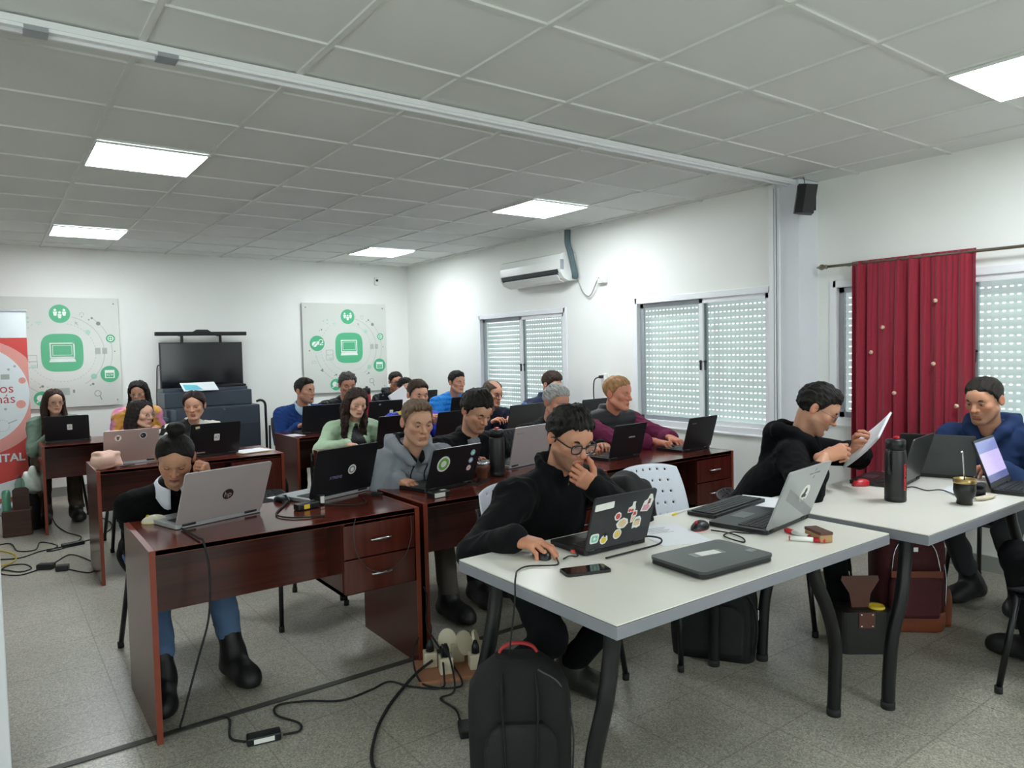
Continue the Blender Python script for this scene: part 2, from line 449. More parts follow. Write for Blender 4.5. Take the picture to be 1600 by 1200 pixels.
def desk(x0, y0, w, label, front='drawers'):
    root = thing('office_desk', label, 'desk', (x0, y0, 0), 0, 'mahogany office desks')
    D, T, H = .60, .022, .75
    b = MB(); b.box((w/2, D/2, H-T/2), (w-2*T, D, T), .002); b.box((w/2, .002, H-T/2), (w-2*T, .004, T), mi=1)
    b.build('desk_top', [m_wtop, m_wedge], root)
    for x in (T/2, w-T/2):
        b = MB(); b.box((x, D/2, H/2), (T, D, H), .0015); b.box((x, -.001, H/2), (T, .003, H), mi=1); b.box((x, D/2, H-.0006), (T-.001, D-.001, .002), mi=1)
        b.build('side_panel', [m_wside, m_wedge], root)
    pedw = .36
    b = MB(); b.box((w/2 - (pedw/2 if front else 0), .20, .59), (w-2*T-(pedw if front else 0), .018, .28)); b.build('modesty_panel', m_wpan, root)
    if front:
        xa, xb = w-T-pedw, w-T
        b = MB()
        b.box((xa+.009, .27, .5625), (.018, .50, .33)); b.box(((xa+xb)/2, .27, .407), (pedw, .50, .018)); b.box(((xa+xb)/2, .515, .5625), (pedw, .016, .33))
        c = b.build('drawer_case', m_wside, root)
        if front == 'drawers':
            for zc in (.640, .484):
                d = MB(); d.box(((xa+xb)/2, .012, zc), (pedw-.006, .02, .150), .002); d.box(((xa+xb)/2, .24, zc-.02), (pedw-.05, .42, .09))
                do = d.build('drawer', m_wdraw, root)
                h = MB(); xm = (xa+xb)/2
                h.tube(spline([(xm-.052, .004, zc), (xm-.046, -.014, zc), (xm-.02, -.022, zc+.002), (xm+.02, -.022, zc+.002), (xm+.046, -.014, zc), (xm+.052, .004, zc)], 5), [.004]*8+[.0065]*10+[.004]*8, 8, flat=1.)
                h.build('handle', m_chrome, do)
        else:
            d = MB(); d.box(((xa+xb)/2, .012, .5625), (pedw-.006, .02, .31), .002); d.build('door', m_wdraw, root)
    return root
desk(.465, 2.985, 1.155, 'mahogany desk nearest the viewer, two drawers, holding the silver laptop with the round logo')
desk(1.668, 3.03, 1.20, 'mahogany desk beside the nearest one, carrying the thermos, gourd cup and stickered laptop')
desk(2.945, 3.12, 1.225, 'mahogany desk at the right wall with two drawers, under the red-haired man\'s laptop')
desk(.55, 5.34, 1.225, 'mahogany desk with the pink pouch and pink-grey laptop, second from the front on the left', 'door')
desk(.35, 7.22, 1.2, 'mahogany desk at the back left beside the red banner', None)
desk(2.00, 4.74, 1.2, 'mahogany desk in front of the woman in the mint jacket', 'door')
desk(3.25, 4.80, 1.25, 'mahogany desk along the window wall, behind the grey-haired man', 'door')
desk(2.17, 6.18, 1.2, 'mahogany desk in front of the man in the blue jumper', None)
desk(3.47, 6.22, 1.2, 'mahogany desk in front of the man in the bright blue puffer jacket', None)
desk(3.45, 7.62, 1.2, 'mahogany desk farthest back, at the right rear corner', None)

def white_table(x0, x1, y0, y1, label):
    root = thing('white_table', label, 'table', ((x0+x1)/2, (y0+y1)/2, 0), 0, 'white classroom tables')
    W, D = x1-x0, y1-y0; H, T = .75, .040
    b = MB(); b.box((0, 0, H-.002), (W-.004, D-.004, .004)); b.build('table_top', m_white, root)
    b = MB(); b.box((0, 0, H-T/2-.004), (W, D, T-.008+.004), .002); b.build('edge_band', m_gedge, root)
    b = MB()
    for y in (-D/2+.14, D/2-.06): b.tube([(-W/2+.12, y, H-T-.018), (W/2-.30, y, H-T-.018)], .016, 8)
    for x in (-W/2+.12, W/2-.30): b.tube([(x, -D/2+.14, H-T-.018), (x, D/2-.06, H-T-.018)], .016, 8)
    b.build('under_frame', m_blk, root)
    for sx in (-1, 1):
        for y in (-D/2+.14, D/2-.06):
            xt = -W/2+.12 if sx < 0 else W/2-.30
            xf = -W/2+.05 if sx < 0 else W/2-.09
            xm = (xt+xf)/2
            b = MB(); b.tube(spline([(xt, y, H-T-.018), (xt+.1*(xf-xt), y, .60), (xm, y, .46), (xf-.08*(xf-xt), y+.02, .30), (xf, y+.03, .15), (xf, y+.035, .018)], 7), .0255, 14); b.build('leg', m_blk, root)
            b = MB(); b.cyl((xf, y+.035, 0), (xf, y+.035, .03), .027, .027, 14); b.build('leg_cap', m_rub, root)
    return root
white_table(1.31, 2.755, 1.35, 2.135, 'white classroom table nearest the viewer, holding the closed laptop and the sticker-covered laptop')
white_table(2.835, 4.30, 1.245, 2.03, 'white classroom table by the red curtain, with the black thermos on it')

# ---- white perforated chair (one set of meshes, copied)
def chair_meshes():
    W = .44
    b = MB()                                              # perforated backrest, slightly bowed and leaning back
    nu, nv = 36, 26
    def P(i, j):
        u = i/nu*2-1; v = j/nv
        wv = (W/2)*(1-.10*v**3)*(1-.06*(1-v)**2)
        x = u*wv; z = .56+.30*v - .025*abs(u)**3*v**2
        y = -.20-.10*v+.045*u*u
        return Vector((x, y, z))
    V = [[b.bm.verts.new(P(i, j)) for j in range(nv+1)] for i in range(nu+1)]
    for i in range(nu):
        for j in range(nv):
            if i % 4 == 2 and j % 5 == 3 and 2 < i < nu-2 and 2 < j < nv-1: continue
            f = b.bm.faces.new((V[i][j], V[i+1][j], V[i+1][j+1], V[i][j+1])); f.smooth = True
    back = b.mesh('backrest', m_chairw)
    b = MB(); n = 20
    def S(i, j):
        u = i/n*2-1; v = j/n
        y = -.22+.44*v; z = .445+.012*abs(u)**3-.03*max(0, v-.75)**1.2*2+.02*max(0, .2-v)
        return Vector((u*.225*(1-.1*(1-v)), y, z))
    b.grid(S, n, n); seat = b.mesh('seat', m_chairw)
    b = MB()
    for sx in (-1, 1): b.tube(spline([(sx*.19, .19, .425), (sx*.19, -.15, .42), (sx*.195, -.235, .47), (sx*.195, -.245, .60), (sx*.18, -.285, .76)], 6), .011, 10)
    b.tube([(-.19, .17, .424), (.19, .17, .424)], .010, 8); b.tube([(-.19, -.13, .420), (.19, -.13, .420)], .010, 8)
    frame = b.mesh('chair_frame', m_blk)
    legs = []
    for sx in (-1, 1):
        for y0, y1 in ((.18, .225), (-.14, -.235)):
            b = MB(); b.tube([(sx*.19, y0, .425), (sx*.232, y1, .02)], .0125, 10); b.cyl((sx*.232, y1, 0), (sx*.2335, y1, .03), .0155, .0155, 10, 1); legs.append(b.mesh('leg', [m_blk, m_rub]))
    return back, seat, frame, legs
_cb, _cs, _cf, _cl = chair_meshes()
_chair_dark = {}
def _low(me):
    '''the same mesh with its back cut down to a low rail'''
    c = me.copy()
    for v in c.vertices:
        if v.co.z > .56: v.co.z = .56+(v.co.z-.56)*.34
    return c
for _k, _m in (('backrest', _cb), ('seat', _cs)):
    _c = _m.copy(); _c.materials.clear(); _c.materials.append(M('charcoal_polypropylene', '#202126', .4)); _chair_dark[_k] = _c
_chair_dark['low_backrest'] = _low(_chair_dark['backrest']); _chair_dark['low_chair_frame'] = _low(_cf)
def chair(x, y, rz, label):
    root = thing('school_chair', label, 'chair', (x, y, 0), rz, 'white perforated chairs')
    o = link('backrest', _cb, root); md = o.modifiers.new('thickness', 'SOLIDIFY'); md.thickness = .006
    o = link('seat', _cs, root); md = o.modifiers.new('thickness', 'SOLIDIFY'); md.thickness = .008
    link('chair_frame', _cf, root)
    for l in _cl: link('leg', l, root)
    return root
chair(2.75, 2.36, R(174), 'white perforated plastic chair standing empty behind the nearest white table')

# ================================================================== wall fittings
def at_wall(name, label, cat, loc): return thing(name, label, cat, loc)
m_acw = M('ac_white_plastic', '#eef0ec', .22, var=.01)
m_acd = M('ac_dark_slot', '#33363a', .4)
t = at_wall('air_conditioner', 'white split air conditioner high on the window wall', 'air conditioner', (XF, 6.08, 2.31))
prof = [(0, -.135), (-.10, -.140), (-.165, -.115), (-.205, -.060), (-.215, -.02), (-.212, .06), (-.195, .125), (-.16, .140), (0, .142)]
def ac_prism(b, y0, y1, pr, mi=0):
    m = Matrix(((1, 0, 0, 0), (0, 0, -1, y1), (0, 1, 0, 0), (0, 0, 0, 1)))
    b.prism(pr, y1-y0, m, mi)
b = MB(); ac_prism(b, -.52, .52, prof); b.build('housing', m_acw, t)
b = MB(); ac_prism(b, -.49, .49, [(-.2045, -.064), (-.217, -.03), (-.219, -.026), (-.210, -.062)]); ac_prism(b, -.47, .49, [(-.150, -.124), (-.206, -.064), (-.2075, -.058), (-.153, -.12)]); b.build('air_outlet', m_acd, t)
b = MB(); ac_prism(b, -.46, .46, [(-.105, -.148), (-.16, -.128), (-.198, -.078), (-.204, -.084), (-.166, -.134), (-.11, -.155)]); b.build('louvre', m_acw, t)
b = MB(); b.box((-.19, -.524, .02), (.045, .008, .10), .002); b.build('display_label', m_alug, t)
b = MB(); b.tube(spline([(4.83, 5.60, CZ), (4.82, 5.59, 2.55), (4.80, 5.53, 2.45), (4.80, 5.50, 2.35), (4.83, 5.50, 2.24), (4.85, 5.52, 2.20)], 6), .032, 12); o = b.build('refrigerant_pipe', M('pipe_insulation', '#5d6f72', .8, var=.12, bump=.3)); tag(o, 'grey-green insulated pipe from the air conditioner up to the ceiling', 'pipe')
def socket_box(loc, label, s=(.03, .085, .085)):
    r = thing('wall_socket', label, 'socket', loc); b = MB(); b.box((-s[0]/2, 0, 0), s, .006); b.build('housing', m_acw, r)
    b = MB(); b.box((-s[0]-.004, 0, 0), (.012, s[1]*.6, s[2]*.6), .003); b.build('face_plate', m_alu, r); return r
socket_box((XF, 5.15, 2.16), 'white wall socket high beside the air conditioner', (.05, .10, .10))
b = MB(); b.tube(spline([(4.86, 5.50, 2.19), (4.87, 5.44, 2.06), (4.87, 5.36, 2.0), (4.87, 5.30, 2.02), (4.86, 5.22, 2.12), (4.84, 5.155, 2.165)], 8), .006, 8); tag(b.build('grey_cable', M('grey_cord', '#9a9a98', .6)), 'thin grey cord hanging between the air conditioner and its socket', 'cord')
socket_box((XF, 5.16, 1.17), 'white wall socket with a black plug at head height between the two windows', (.02, .075, .12))
b = MB(); b.box((4.855, 5.165, 1.20), (.05, .03, .03), .006); b.build('wall_plug', m_blackpl); o = bpy.data.objects['wall_plug']; tag(o, 'black plug in the socket between the two windows', 'plug')
b = MB(); b.tube(spline([(4.84, 5.18, 1.20), (4.83, 5.24, 1.16), (4.83, 5.25, 1.0), (4.84, 5.23, .8), (4.84, 5.22, .5)], 6), .006, 8); tag(b.build('plug_cable', m_rub), 'black cord dropping from the plug between the two windows', 'cord')
t = at_wall('motion_sensor', 'small white motion sensor high on the back wall near the corner', 'sensor', (4.42, YB, 2.47))
b = MB(); b.box((0, -.02, 0), (.06, .04, .11), .012); b.build('housing', m_acw, t); b = MB(); b.box((0, -.042, .012), (.034, .006, .03), .004); b.build('lens', m_blackpl, t)

m_spk = M('speaker_black', '#0e0f12', .5)
t = at_wall('wall_speaker', 'small black loudspeaker mounted high on the white pillar', 'speaker', (4.865, 2.99, 2.51))
b = MB(); b.prism([(-.075, -.055), (.075, -.055), (.075, .02), (.045, .07), (-.045, .07), (-.075, .02)], .20, Matrix.Translation((-.075, -.03, -.10)) @ Euler((R(8), R(-4), R(-142+180))).to_matrix().to_4x4()); b.build('cabinet', m_spk, t)
b = MB(); b.box((-.115, -.075, 0), (.006, .125, .18), .002, Euler((0, R(-6), R(38))).to_matrix()); b.build('grille', M('speaker_grille', '#16171b', .7, bump=.6, bscale=500), t)
b = MB(); b.tube([(-.012, .0, .0), (-.05, -.01, 0)], .014, 10); b.box((-.004, .04, 0), (.012, .05, .09)); b.build('bracket', m_spk, t)
b = MB(); b.tube(spline([(4.835, 2.985, 2.60), (4.845, 2.99, 2.64), (4.85, 3.0, CZ)], 5), .003, 6); tag(b.build('speaker_wire', m_rub), 'thin black wire from the pillar loudspeaker to the ceiling', 'wire')

# curtain on a rod
m_cur = M('crimson_curtain_cloth', '#900d2c', .75, var=.10, scale=60, bump=.2, bscale=500, sheen=.3)
m_rod = M('bronze_rod', '#8d8272', .35, .8)
t = thing('curtain_rod', 'bronze curtain rod across the front window', 'curtain rod', (5.028, 1.9, 2.035))
b = MB(); b.tube([(0, 1.02, .006), (0, -2.2, -.015)], .010, 12); b.build('rod', m_rod, t)
b = MB(); b.lathe([(.010, 0), (.018, .01), (.012, .02), (.020, .035), (.022, .05), (.012, .065), (.004, .085)], (0, 1.02, .006), 14, rot=Matrix.Rotation(R(-90), 3, 'X')); b.build('finial', m_rod, t)
b = MB(); b.tube([(.09, .9, .005), (0, .9, .005)], .007, 8); b.build('bracket', m_rod, t)
b = MB(); b.tube([(.09, -2.1, .0), (0, -2.1, -.014)], .007, 8); b.build('bracket', m_rod, t)
b = MB(); NU, NV = 180, 60
def cur(i, j):
    u = i/NU; v = j/NV
    ph = u*2*math.pi*9.5+.8*math.sin(u*9)
    amp = (.014+.020*min(1, v*1.5))*(.7+.5*math.sin(u*13+1))
    y = 2.735-(.80)*u + .012*math.sin(ph*.5+2)*v - .012*v*(u)
    x = 5.025 + amp*math.sin(ph)+.006*math.sin(ph*2.3+v*3)
    if v < .03: x = 5.028+.4*(x-5.028)
    return Vector((x, y, 2.055-1.74*v - .006*math.sin(u*20)*v))
b.grid(cur, NU, NV); o = b.build('curtain', m_cur); md = o.modifiers.new('thickness', 'SOLIDIFY'); md.thickness = .003
tag(o, 'crimson gathered curtain with small pale ornaments over the front window', 'curtain')
m_pin = M('pale_rosette', '#d9b79a', .5)
for k, (y, z) in enumerate(((2.16, 1.74), (2.50, 1.58), (2.58, 1.41), (2.17, 1.33), (2.42, 1.13), (2.03, 1.06), (2.61, .66))):
    b = MB(); b.ell((0, 0, 0), (.010, .015, .014), 0, 12, 8); b.ell((-.008, .004, .004), (.006, .006, .006), 1, 8, 6); b.build('rosette', [m_pin, m_chrome], o, (4.992, y, z))

# ---- back wall: acrylic boards with the printed green graphic
m_acr = M('acrylic_board', '#d5d8d2', .12, var=.02, scale=2, spec=.6)
m_grn = M('print_green', '#55b486', .25, var=.02)
m_prw = M('print_white', '#e6efe9', .3)
m_prg = M('print_grey', '#a9b0ab', .35)
m_prd = M('print_dark_grey', '#7d8782', .35)
m_prl = M('print_pale_green', '#a5cfba', .35)
def board(x0, z0, S, label):
    root = thing('acrylic_board', label, 'wall board', (x0, YB-.032, z0))
    b = MB(); b.box((S/2, 0, S/2), (S, .008, S), .001); b.build('panel', m_acr, root)
    for u in (.04, .96):
        for v in (.05, .95):
            b = MB(); b.tube([(u*S, -.010, v*S), (u*S, .030, v*S)], .008, 10); b.build('standoff', m_chrome, root)
    g = MB()
    def T(u, v, lay): return Matrix(((1, 0, 0, u*S), (0, 0, -1, -.0042-.0004*lay), (0, 1, 0, v*S), (0, 0, 0, 1)))
    def disc(u, v, r, mi, lay=1): g.prism(circ(r*S, 36), .0004, T(u, v, lay), mi)
    def rect(u, v, w, h, mi, lay=2, rad=.004): g.prism(rrect(w*S, h*S, min(rad, min(w, h)*S*.45), 3), .0004, T(u, v, lay), mi)
    def poly(pts, mi, lay=2, u=0, v=0): g.prism([(x*S, y*S) for x, y in pts], .0004, T(u, v, lay), mi)
    def arc(u, v, r, a0, a1, mi, w=.0022, dash=False, lay=1):
        n = max(4, int(abs(a1-a0)/3))
        for k in range(n):
            if dash and k % 2: continue
            a, c = R(a0+(a1-a0)*k/n), R(a0+(a1-a0)*(k+1)/n)
            poly([((r-w)*math.cos(a), (r-w)*math.sin(a)), ((r+w)*math.cos(a), (r+w)*math.sin(a)), ((r+w)*math.cos(c), (r+w)*math.sin(c)), ((r-w)*math.cos(c), (r-w)*math.sin(c))], mi, lay, u, v)
    cu, cv = .535, .50
    arc(cu, cv, .265, 185, 440, 3, dash=True); arc(cu, cv, .335, -60, 75, 3); arc(cu, cv, .335, 130, 255, 3, dash=True); arc(cu, cv, .40, -20, 50, 3); arc(cu, cv, .40, 190, 240, 3)
    sq = [(.165*math.copysign(abs(math.cos(a))**.55, math.cos(a)), .172*math.copysign(abs(math.sin(a))**.55, math.sin(a))) for a in [2*math.pi*i/48 for i in range(48)]]
    poly(sq, 1, 2, cu, cv)
    # laptop pictogram
    for (u, v, w, h) in ((0, .085, .19, .010), (-.092, .02, .010, .14), (.092, .02, .010, .14), (0, -.042, .19, .010)): rect(cu+u, cv+v, w, h, 2, 3)
    for (u, v, w, h) in ((0, .066, .150, .004), (-.074, .022, .004, .09), (.074, .022, .004, .09), (0, -.023, .150, .004)): rect(cu+u, cv+v, w, h, 2, 3, .001)
    poly([(-.105, -.085), (.105, -.085), (.092, -.050), (-.092, -.050)], 2, 3, cu, cv)
    # icon discs
    disc(.528, .852, .083, 1, 2)
    for du, dv in ((-.035, .012), (.035, .012), (0, -.01)):
        disc(.528+du, .852+dv+.022, .011, 2, 3); poly([(-.017, .008), (.017, .008), (.010, -.030), (-.010, -.030)], 2, 3, .528+du, .852+dv)
    disc(.160, .555, .085, 1, 2); disc(.130, .545, .030, 2, 3); disc(.165, .560, .022, 2, 3); poly([(-.03, -.028), (-.025, -.033), (.03, .03), (.025, .034)], 1, 4, .140, .552)
    arc(.205, .575, .022, -60, 170, 2, .004, lay=3); poly([(-.022, -.03), (.026, -.03), (.026, -.022), (-.008, -.022), (.024, .004), (.017, .008)], 2, 3, .205, .565)
    disc(.364, .09, .066, 1, 2); disc(.350, .095, .028, 2, 3); disc(.382, .082, .020, 2, 3); poly([(-.02, -.02), (-.03, -.04), (.0, -.025)], 2, 3, .345, .09)
    disc(.905, .292, .077, 1, 2); rect(.905, .292, .080, .075, 2, 3); rect(.905, .282, .064, .042, 1, 4)
    me = text_mesh('</>', .040*S, .0002); 
    for vtx in me.vertices: vtx.co = T(.905, .282, 5) @ vtx.co
    g.bm.from_mesh(me); 
    for f in g.bm.faces[-len(me.polygons):]: f.material_index = 2
    disc(.925, .625, .038, 1, 2); arc(.925, .625, .022, 0, 360, 2, .003, lay=3); rect(.925, .625, .040, .004, 2, 3, .001); rect(.925, .625, .004, .040, 2, 3, .001)
    # small grey pictograms
    for (u, v, w, h, mi) in ((.815, .51, .045, .058, 3), (.872, .51, .040, .058, 3), (.515, .145, .125, .065, 3), (.61, .145, .016, .028, 4)): rect(u, v, w, h, mi, 2)
    for (u, v) in ((.30, .45), (.30, .395)):
        for (du, dv, w, h) in ((0, .028, .08, .003), (0, -.026, .08, .003), (-.039, 0, .003, .055), (.039, 0, .003, .055)): rect(u+du, v+dv, w, h, 4, 2, .001)
    rect(.31, .385, .045, .018, 5, 2)
    for (u, v, r, mi) in ((.78, .815, .010, 4), (.755, .80, .006, 4), (.83, .765, .018, 4), (.742, .685, .022, 5), (.24, .80, .010, 5), (.285, .815, .011, 5), (.285, .775, .009, 5), (.215, .705, .009, 4), (.19, .695, .005, 4), (.765, .205, .011, 4), (.745, .195, .006, 4), (.37, .20, .011, 4), (.352, .192, .006, 4), (.955, .505, .006, 4), (.07, .475, .008, 4)): disc(u, v, r, mi, 2)
    disc(.775, .275, .026, 5, 1); arc(.70, .85, .016, -45, 225, 3, .002, lay=2); rect(.70, .827, .012, .006, 4, 2, .001)
    arc(.365, .75, .03, 40, 140, 5, .003, lay=2); arc(.365, .75, .02, 40, 140, 5, .003, lay=2); disc(.365, .755, .005, 5, 2)
    arc(.11, .345, .018, 20, 200, 3, .002, lay=2); arc(.13, .345, .014, -30, 120, 3, .002, lay=2); rect(.115, .335, .05, .003, 3, 2, .001)
    poly([(-.02, 0), (.015, .022), (.015, -.022)], 4, 2, .205, .255)
    arc(.80, .115, .026, 0, 360, 4, .0025, lay=2); poly([(.012, -.02), (.018, -.018), (.034, -.06), (.026, -.062)], 4, 2, .80, .115)
    poly([(-.012, .018), (.014, .006), (.004, 0), (.016, -.016), (.010, -.020), (-.002, -.004), (-.012, -.010)], 3, 2, .655, .765)
    g.build('printed_graphic', [m_acr, m_grn, m_prw, m_prg, m_prd, m_prl], root)
    return root
board(.045, .965, 1.19, 'square acrylic board with the green laptop graphic, partly hidden behind the red banner')
board(3.345, .965, 1.19, 'square acrylic board with the green laptop graphic, to the right of the television')

# ---- roll-up banner
m_bred = M('banner_red', '#cf4a45', .5, var=.03); m_bwh = M('banner_white', '#dfe5e8', .5, var=.02); m_bpk = M('banner_pink', '#e09a92', .5, var=.02); m_btx = M('banner_text_red', '#b8404e', .5)
t = thing('rollup_banner', 'red and white roll-up banner at the left edge, in front of the back wall', 'banner', (-.07, 8.47, 0))
b = MB(); b.box((0, 0, 1.045), (.82, .004, 1.83)); b.build('banner_cloth', m_bred, t)
g = MB()
def BT(x, z, lay): return Matrix(((1, 0, 0, x), (0, 0, -1, -.002-.0005*lay), (0, 1, 0, z), (0, 0, 0, 1)))
g.prism([(-.41, 0), (.41, 0), (.41, .255), (-.41, .255)], .0005, BT(0, 1.705, 1), 0)
def halfdisc(cx, cz, rx, rz, mi, lay):
    pts = [(min(.41, max(-.41, cx+rx*math.cos(a))), cz+rz*math.sin(a)) for a in [2*math.pi*k/60 for k in range(60)]]
    g.prism(pts, .0005, BT(0, 0, lay), mi)
halfdisc(-.02, 1.14, .56, .56, 1, 1); halfdisc(-.02, 1.16, .43, .47, 0, 2)
g.prism([(-.41, 0), (.41, .06), (.41, .25), (-.41, .05)], .0005, BT(0, .12, 1), 0)
for (x, z, r, mi) in ((.355, 1.29, .030, 1), (.335, 1.06, .040, 1), (.30, 1.43, .012, 2), (.25, 1.40, .012, 2), (.21, 1.02, .012, 2)): g.prism(circ(r, 20), .0005, BT(x, z, 3), mi)
for k in range(20):
    a = 2*math.pi*k/20; g.prism(circ(.004, 6, .055*math.cos(a), .055*math.sin(a)), .0005, BT(.18, .86, 3), 2)
g.prism([(0, 0), (.07, .03), (.07, .04), (0, .01)], .0005, BT(.225, .875, 3), 2); g.prism(rrect(.07, .05, .006), .0005, BT(.22, 1.33, 3), 2)
g.build('printed_shapes', [m_bwh, m_bpk, m_prg], t)
def btext(s, x, z, size, m, bold=0., align='RIGHT'):
    me = text_mesh(s, size, .0003, align, bold); me.materials.append(m)
    o = link('lettering', me, t); o.matrix_local = BT(x, z, 3)
btext('os', .285, 1.215, .125, m_btx); btext('más', .295, 1.115, .125, m_btx); btext('DIGITAL', .345, .545, .105, m_bwh, .003)
b = MB(); b.box((0, 0, 1.965), (.84, .018, .022), .004); b.build('top_rail', m_alug, t)
b = MB(); b.box((0, 0, .055), (.86, .14, .11), .03); b.build('base_cassette', m_alug, t)

# ---- television, bar with webcam, equipment cart
m_scr = M('dark_screen', '#12151c', .12, var=.02, spec=.6); m_bez = M('screen_bezel', '#3b3f45', .35, .3)
t = thing('television', 'flat black television on the back wall above the dark equipment cart', 'television', (2.095, YB-.06, 1.385))
b = MB(); b.box((0, 0, 0), (.93, .05, .54), .006); b.build('housing', m_bez, t)
b = MB(); b.box((0, -.0265, 0), (.906, .004, .516)); b.build('screen', m_scr, t)
b = MB(); b.box((0, .042, 0), (.3, .036, .3)); b.build('wall_mount', m_blk, t)
t = thing('webcam_bar', 'slim black bar with a webcam hump bracketed above the television', 'camera bar', (2.09, YB-.13, 1.755))
b = MB(); b.box((0, 0, 0), (1.02, .06, .045), .008); b.build('bar', m_blackpl, t)
b = MB(); b.prism([(-.10, 0), (.10, 0), (.06, .026), (-.06, .026)], .05, Matrix(((1, 0, 0, 0), (0, 0, -1, .025), (0, 1, 0, .022), (0, 0, 0, 1)))); b.build('webcam', m_blackpl, t)
for x in (-.22, .21):
    b = MB(); b.box((x, .02, -.065), (.03, .012, .10)); b.box((x, .075, -.02), (.03, .11, .012)); b.build('bracket', m_blk, t)
b = MB(); b.tube(spline([(1.64, YB-.03, 1.40), (1.61, YB-.02, 1.37), (1.60, YB-.02, 1.2), (1.59, YB-.02, .9), (1.60, YB-.03, .5)], 6), .005, 8); tag(b.build('black_cable', m_rub), 'black cord hanging down the wall at the left of the television', 'cord')

m_cart = M('slate_cart_steel', '#353e49', .45, .2, .04); m_cart2 = M('slate_cart_lid', '#414b57', .4, .2, .04)
t = thing('equipment_cart', 'large slate-grey equipment cart under the television', 'cart', (2.02, 8.60, 0))
b = MB(); b.box((0, 0, .52), (.98, .56, .82), .012); b.build('body', m_cart, t)
b = MB(); b.box((-.02, .06, 1.015), (.92, .44, .17), .01); b.build('stepped_top', m_cart2, t)
b = MB(); b.box((0, -.275, .82), (.94, .012, .20), .004); b.build('front_flap', m_cart2, t)
b = MB(); b.box((-.02, .12, 1.115), (.9, .30, .035), .006); b.build('lid', m_cart2, t)
b = MB(); b.tube(spline([(.47, -.22, .96), (.52, -.22, .97), (.565, -.22, .93), (.57, -.22, .80), (.57, -.22, .45), (.565, -.22, .34), (.48, -.22, .30)], 6), .014, 10); b.build('push_handle', m_blk, t)
b = MB(); b.cyl((.10, -.29, .895), (.10, -.275, .895), .012, .012, 14); b.build('lock', m_chrome, t)
b = MB(); b.box((-.43, -.30, .86), (.05, .06, .12), .012); b.box((-.50, -.26, .82), (.07, .05, .05), .012); b.build('latch', M('latch_grey', '#55606b', .4), t)
for x in (-.40, .40):
    for y in (-.2, .2):
        b = MB(); b.tube([(x-.02, y, .055), (x+.02, y, .055)], .055, 16); b.box((x, y, .10), (.05, .06, .03)); b.build('caster', m_rub, t)
t = thing('flyer', 'white and turquoise flyer lying on the equipment cart', 'paper', (1.90, 8.46, 1.104))
b = MB(); b.box((0, 0, 0), (.36, .22, .004)); b.build('sheet', m_bwh, t, rot=(R(22), 0, 0)).location = (0, 0, .05); b = MB(); b.prism([(-.16, -.09), (.02, -.09), (-.02, .03), (-.16, .06)], .001, Matrix.Translation((0, 0, .003))); b.build('print', M('turquoise_print', '#63b9cc', .5), t, rot=(R(22), 0, 0)).location = (0, 0, .05)
b = MB(); b.box((0, 0, .012), (.30, .18, .024), .008); b.box((0, 0, .025), (.27, .15, .004)); tag(b.build('cable_tray', m_blackpl, None, (2.30, 8.70, 1.1335)), 'flat black tray on top of the equipment cart', 'tray')
# ================================================================== laptops
m_lblk = M('laptop_black', '#131418', .38, .1, .04)
m_ldk = M('laptop_dark_grey', '#3a3c40', .35, .4, .03)
m_lgun = M('laptop_gunmetal', '#4b4f50', .30, .5, .03)
m_lsil = M('laptop_silver', '#bdb6b7', .34, .35, .02)
m_lgry = M('laptop_light_grey', '#a7abae', .32, .4, .03)
m_lpnk = M('laptop_rose_grey', '#b29a94', .36, .3, .02)
m_key = M('key_black', '#1c1d21', .5)
m_dscr = M('laptop_screen_off', '#0d0f14', .10, spec=.6)
m_stw = M('sticker_white', '#e6e6e2', .5); m_stg = M('sticker_grey', '#8d9092', .5); m_stdk = M('sticker_dark', '#25262b', .5)
m_stgr = M('sticker_green', '#6fae4c', .5); m_stpk = M('sticker_pink', '#d99bb0', .5); m_strd = M('sticker_red', '#cf4a4a', .5); m_sty = M('sticker_yellow', '#e3c33a', .5)
m_stt = M('sticker_teal', '#7fc4b4', .5); m_stv = M('sticker_violet', '#8f86b8', .5); m_stb = M('sticker_beige', '#dcc39a', .5); m_stl = M('sticker_blue', '#9cc4d8', .5); m_stbr = M('sticker_brown', '#7a5045', .5)
_kbc = {}
def keyboard_mesh(w, d, mat=None):
    k = (round(w, 2), round(d, 2))
    if k in _kbc: return _kbc[k]
    b = MB(); rows, cols = 5, 14
    for r in range(rows):
        c = 0
        while c < cols:
            span = 1 if r else 1
            if r == 0 and c == 4: span = 5
            kw = w/cols; kd = d/rows
            b.box((-w/2+(c+span/2)*kw, -d/2+(r+.5)*kd, 0), (span*kw-.003, kd-.003, .003)); c += span
    _kbc[k] = b.mesh('keyboard', mat or m_key); return _kbc[k]

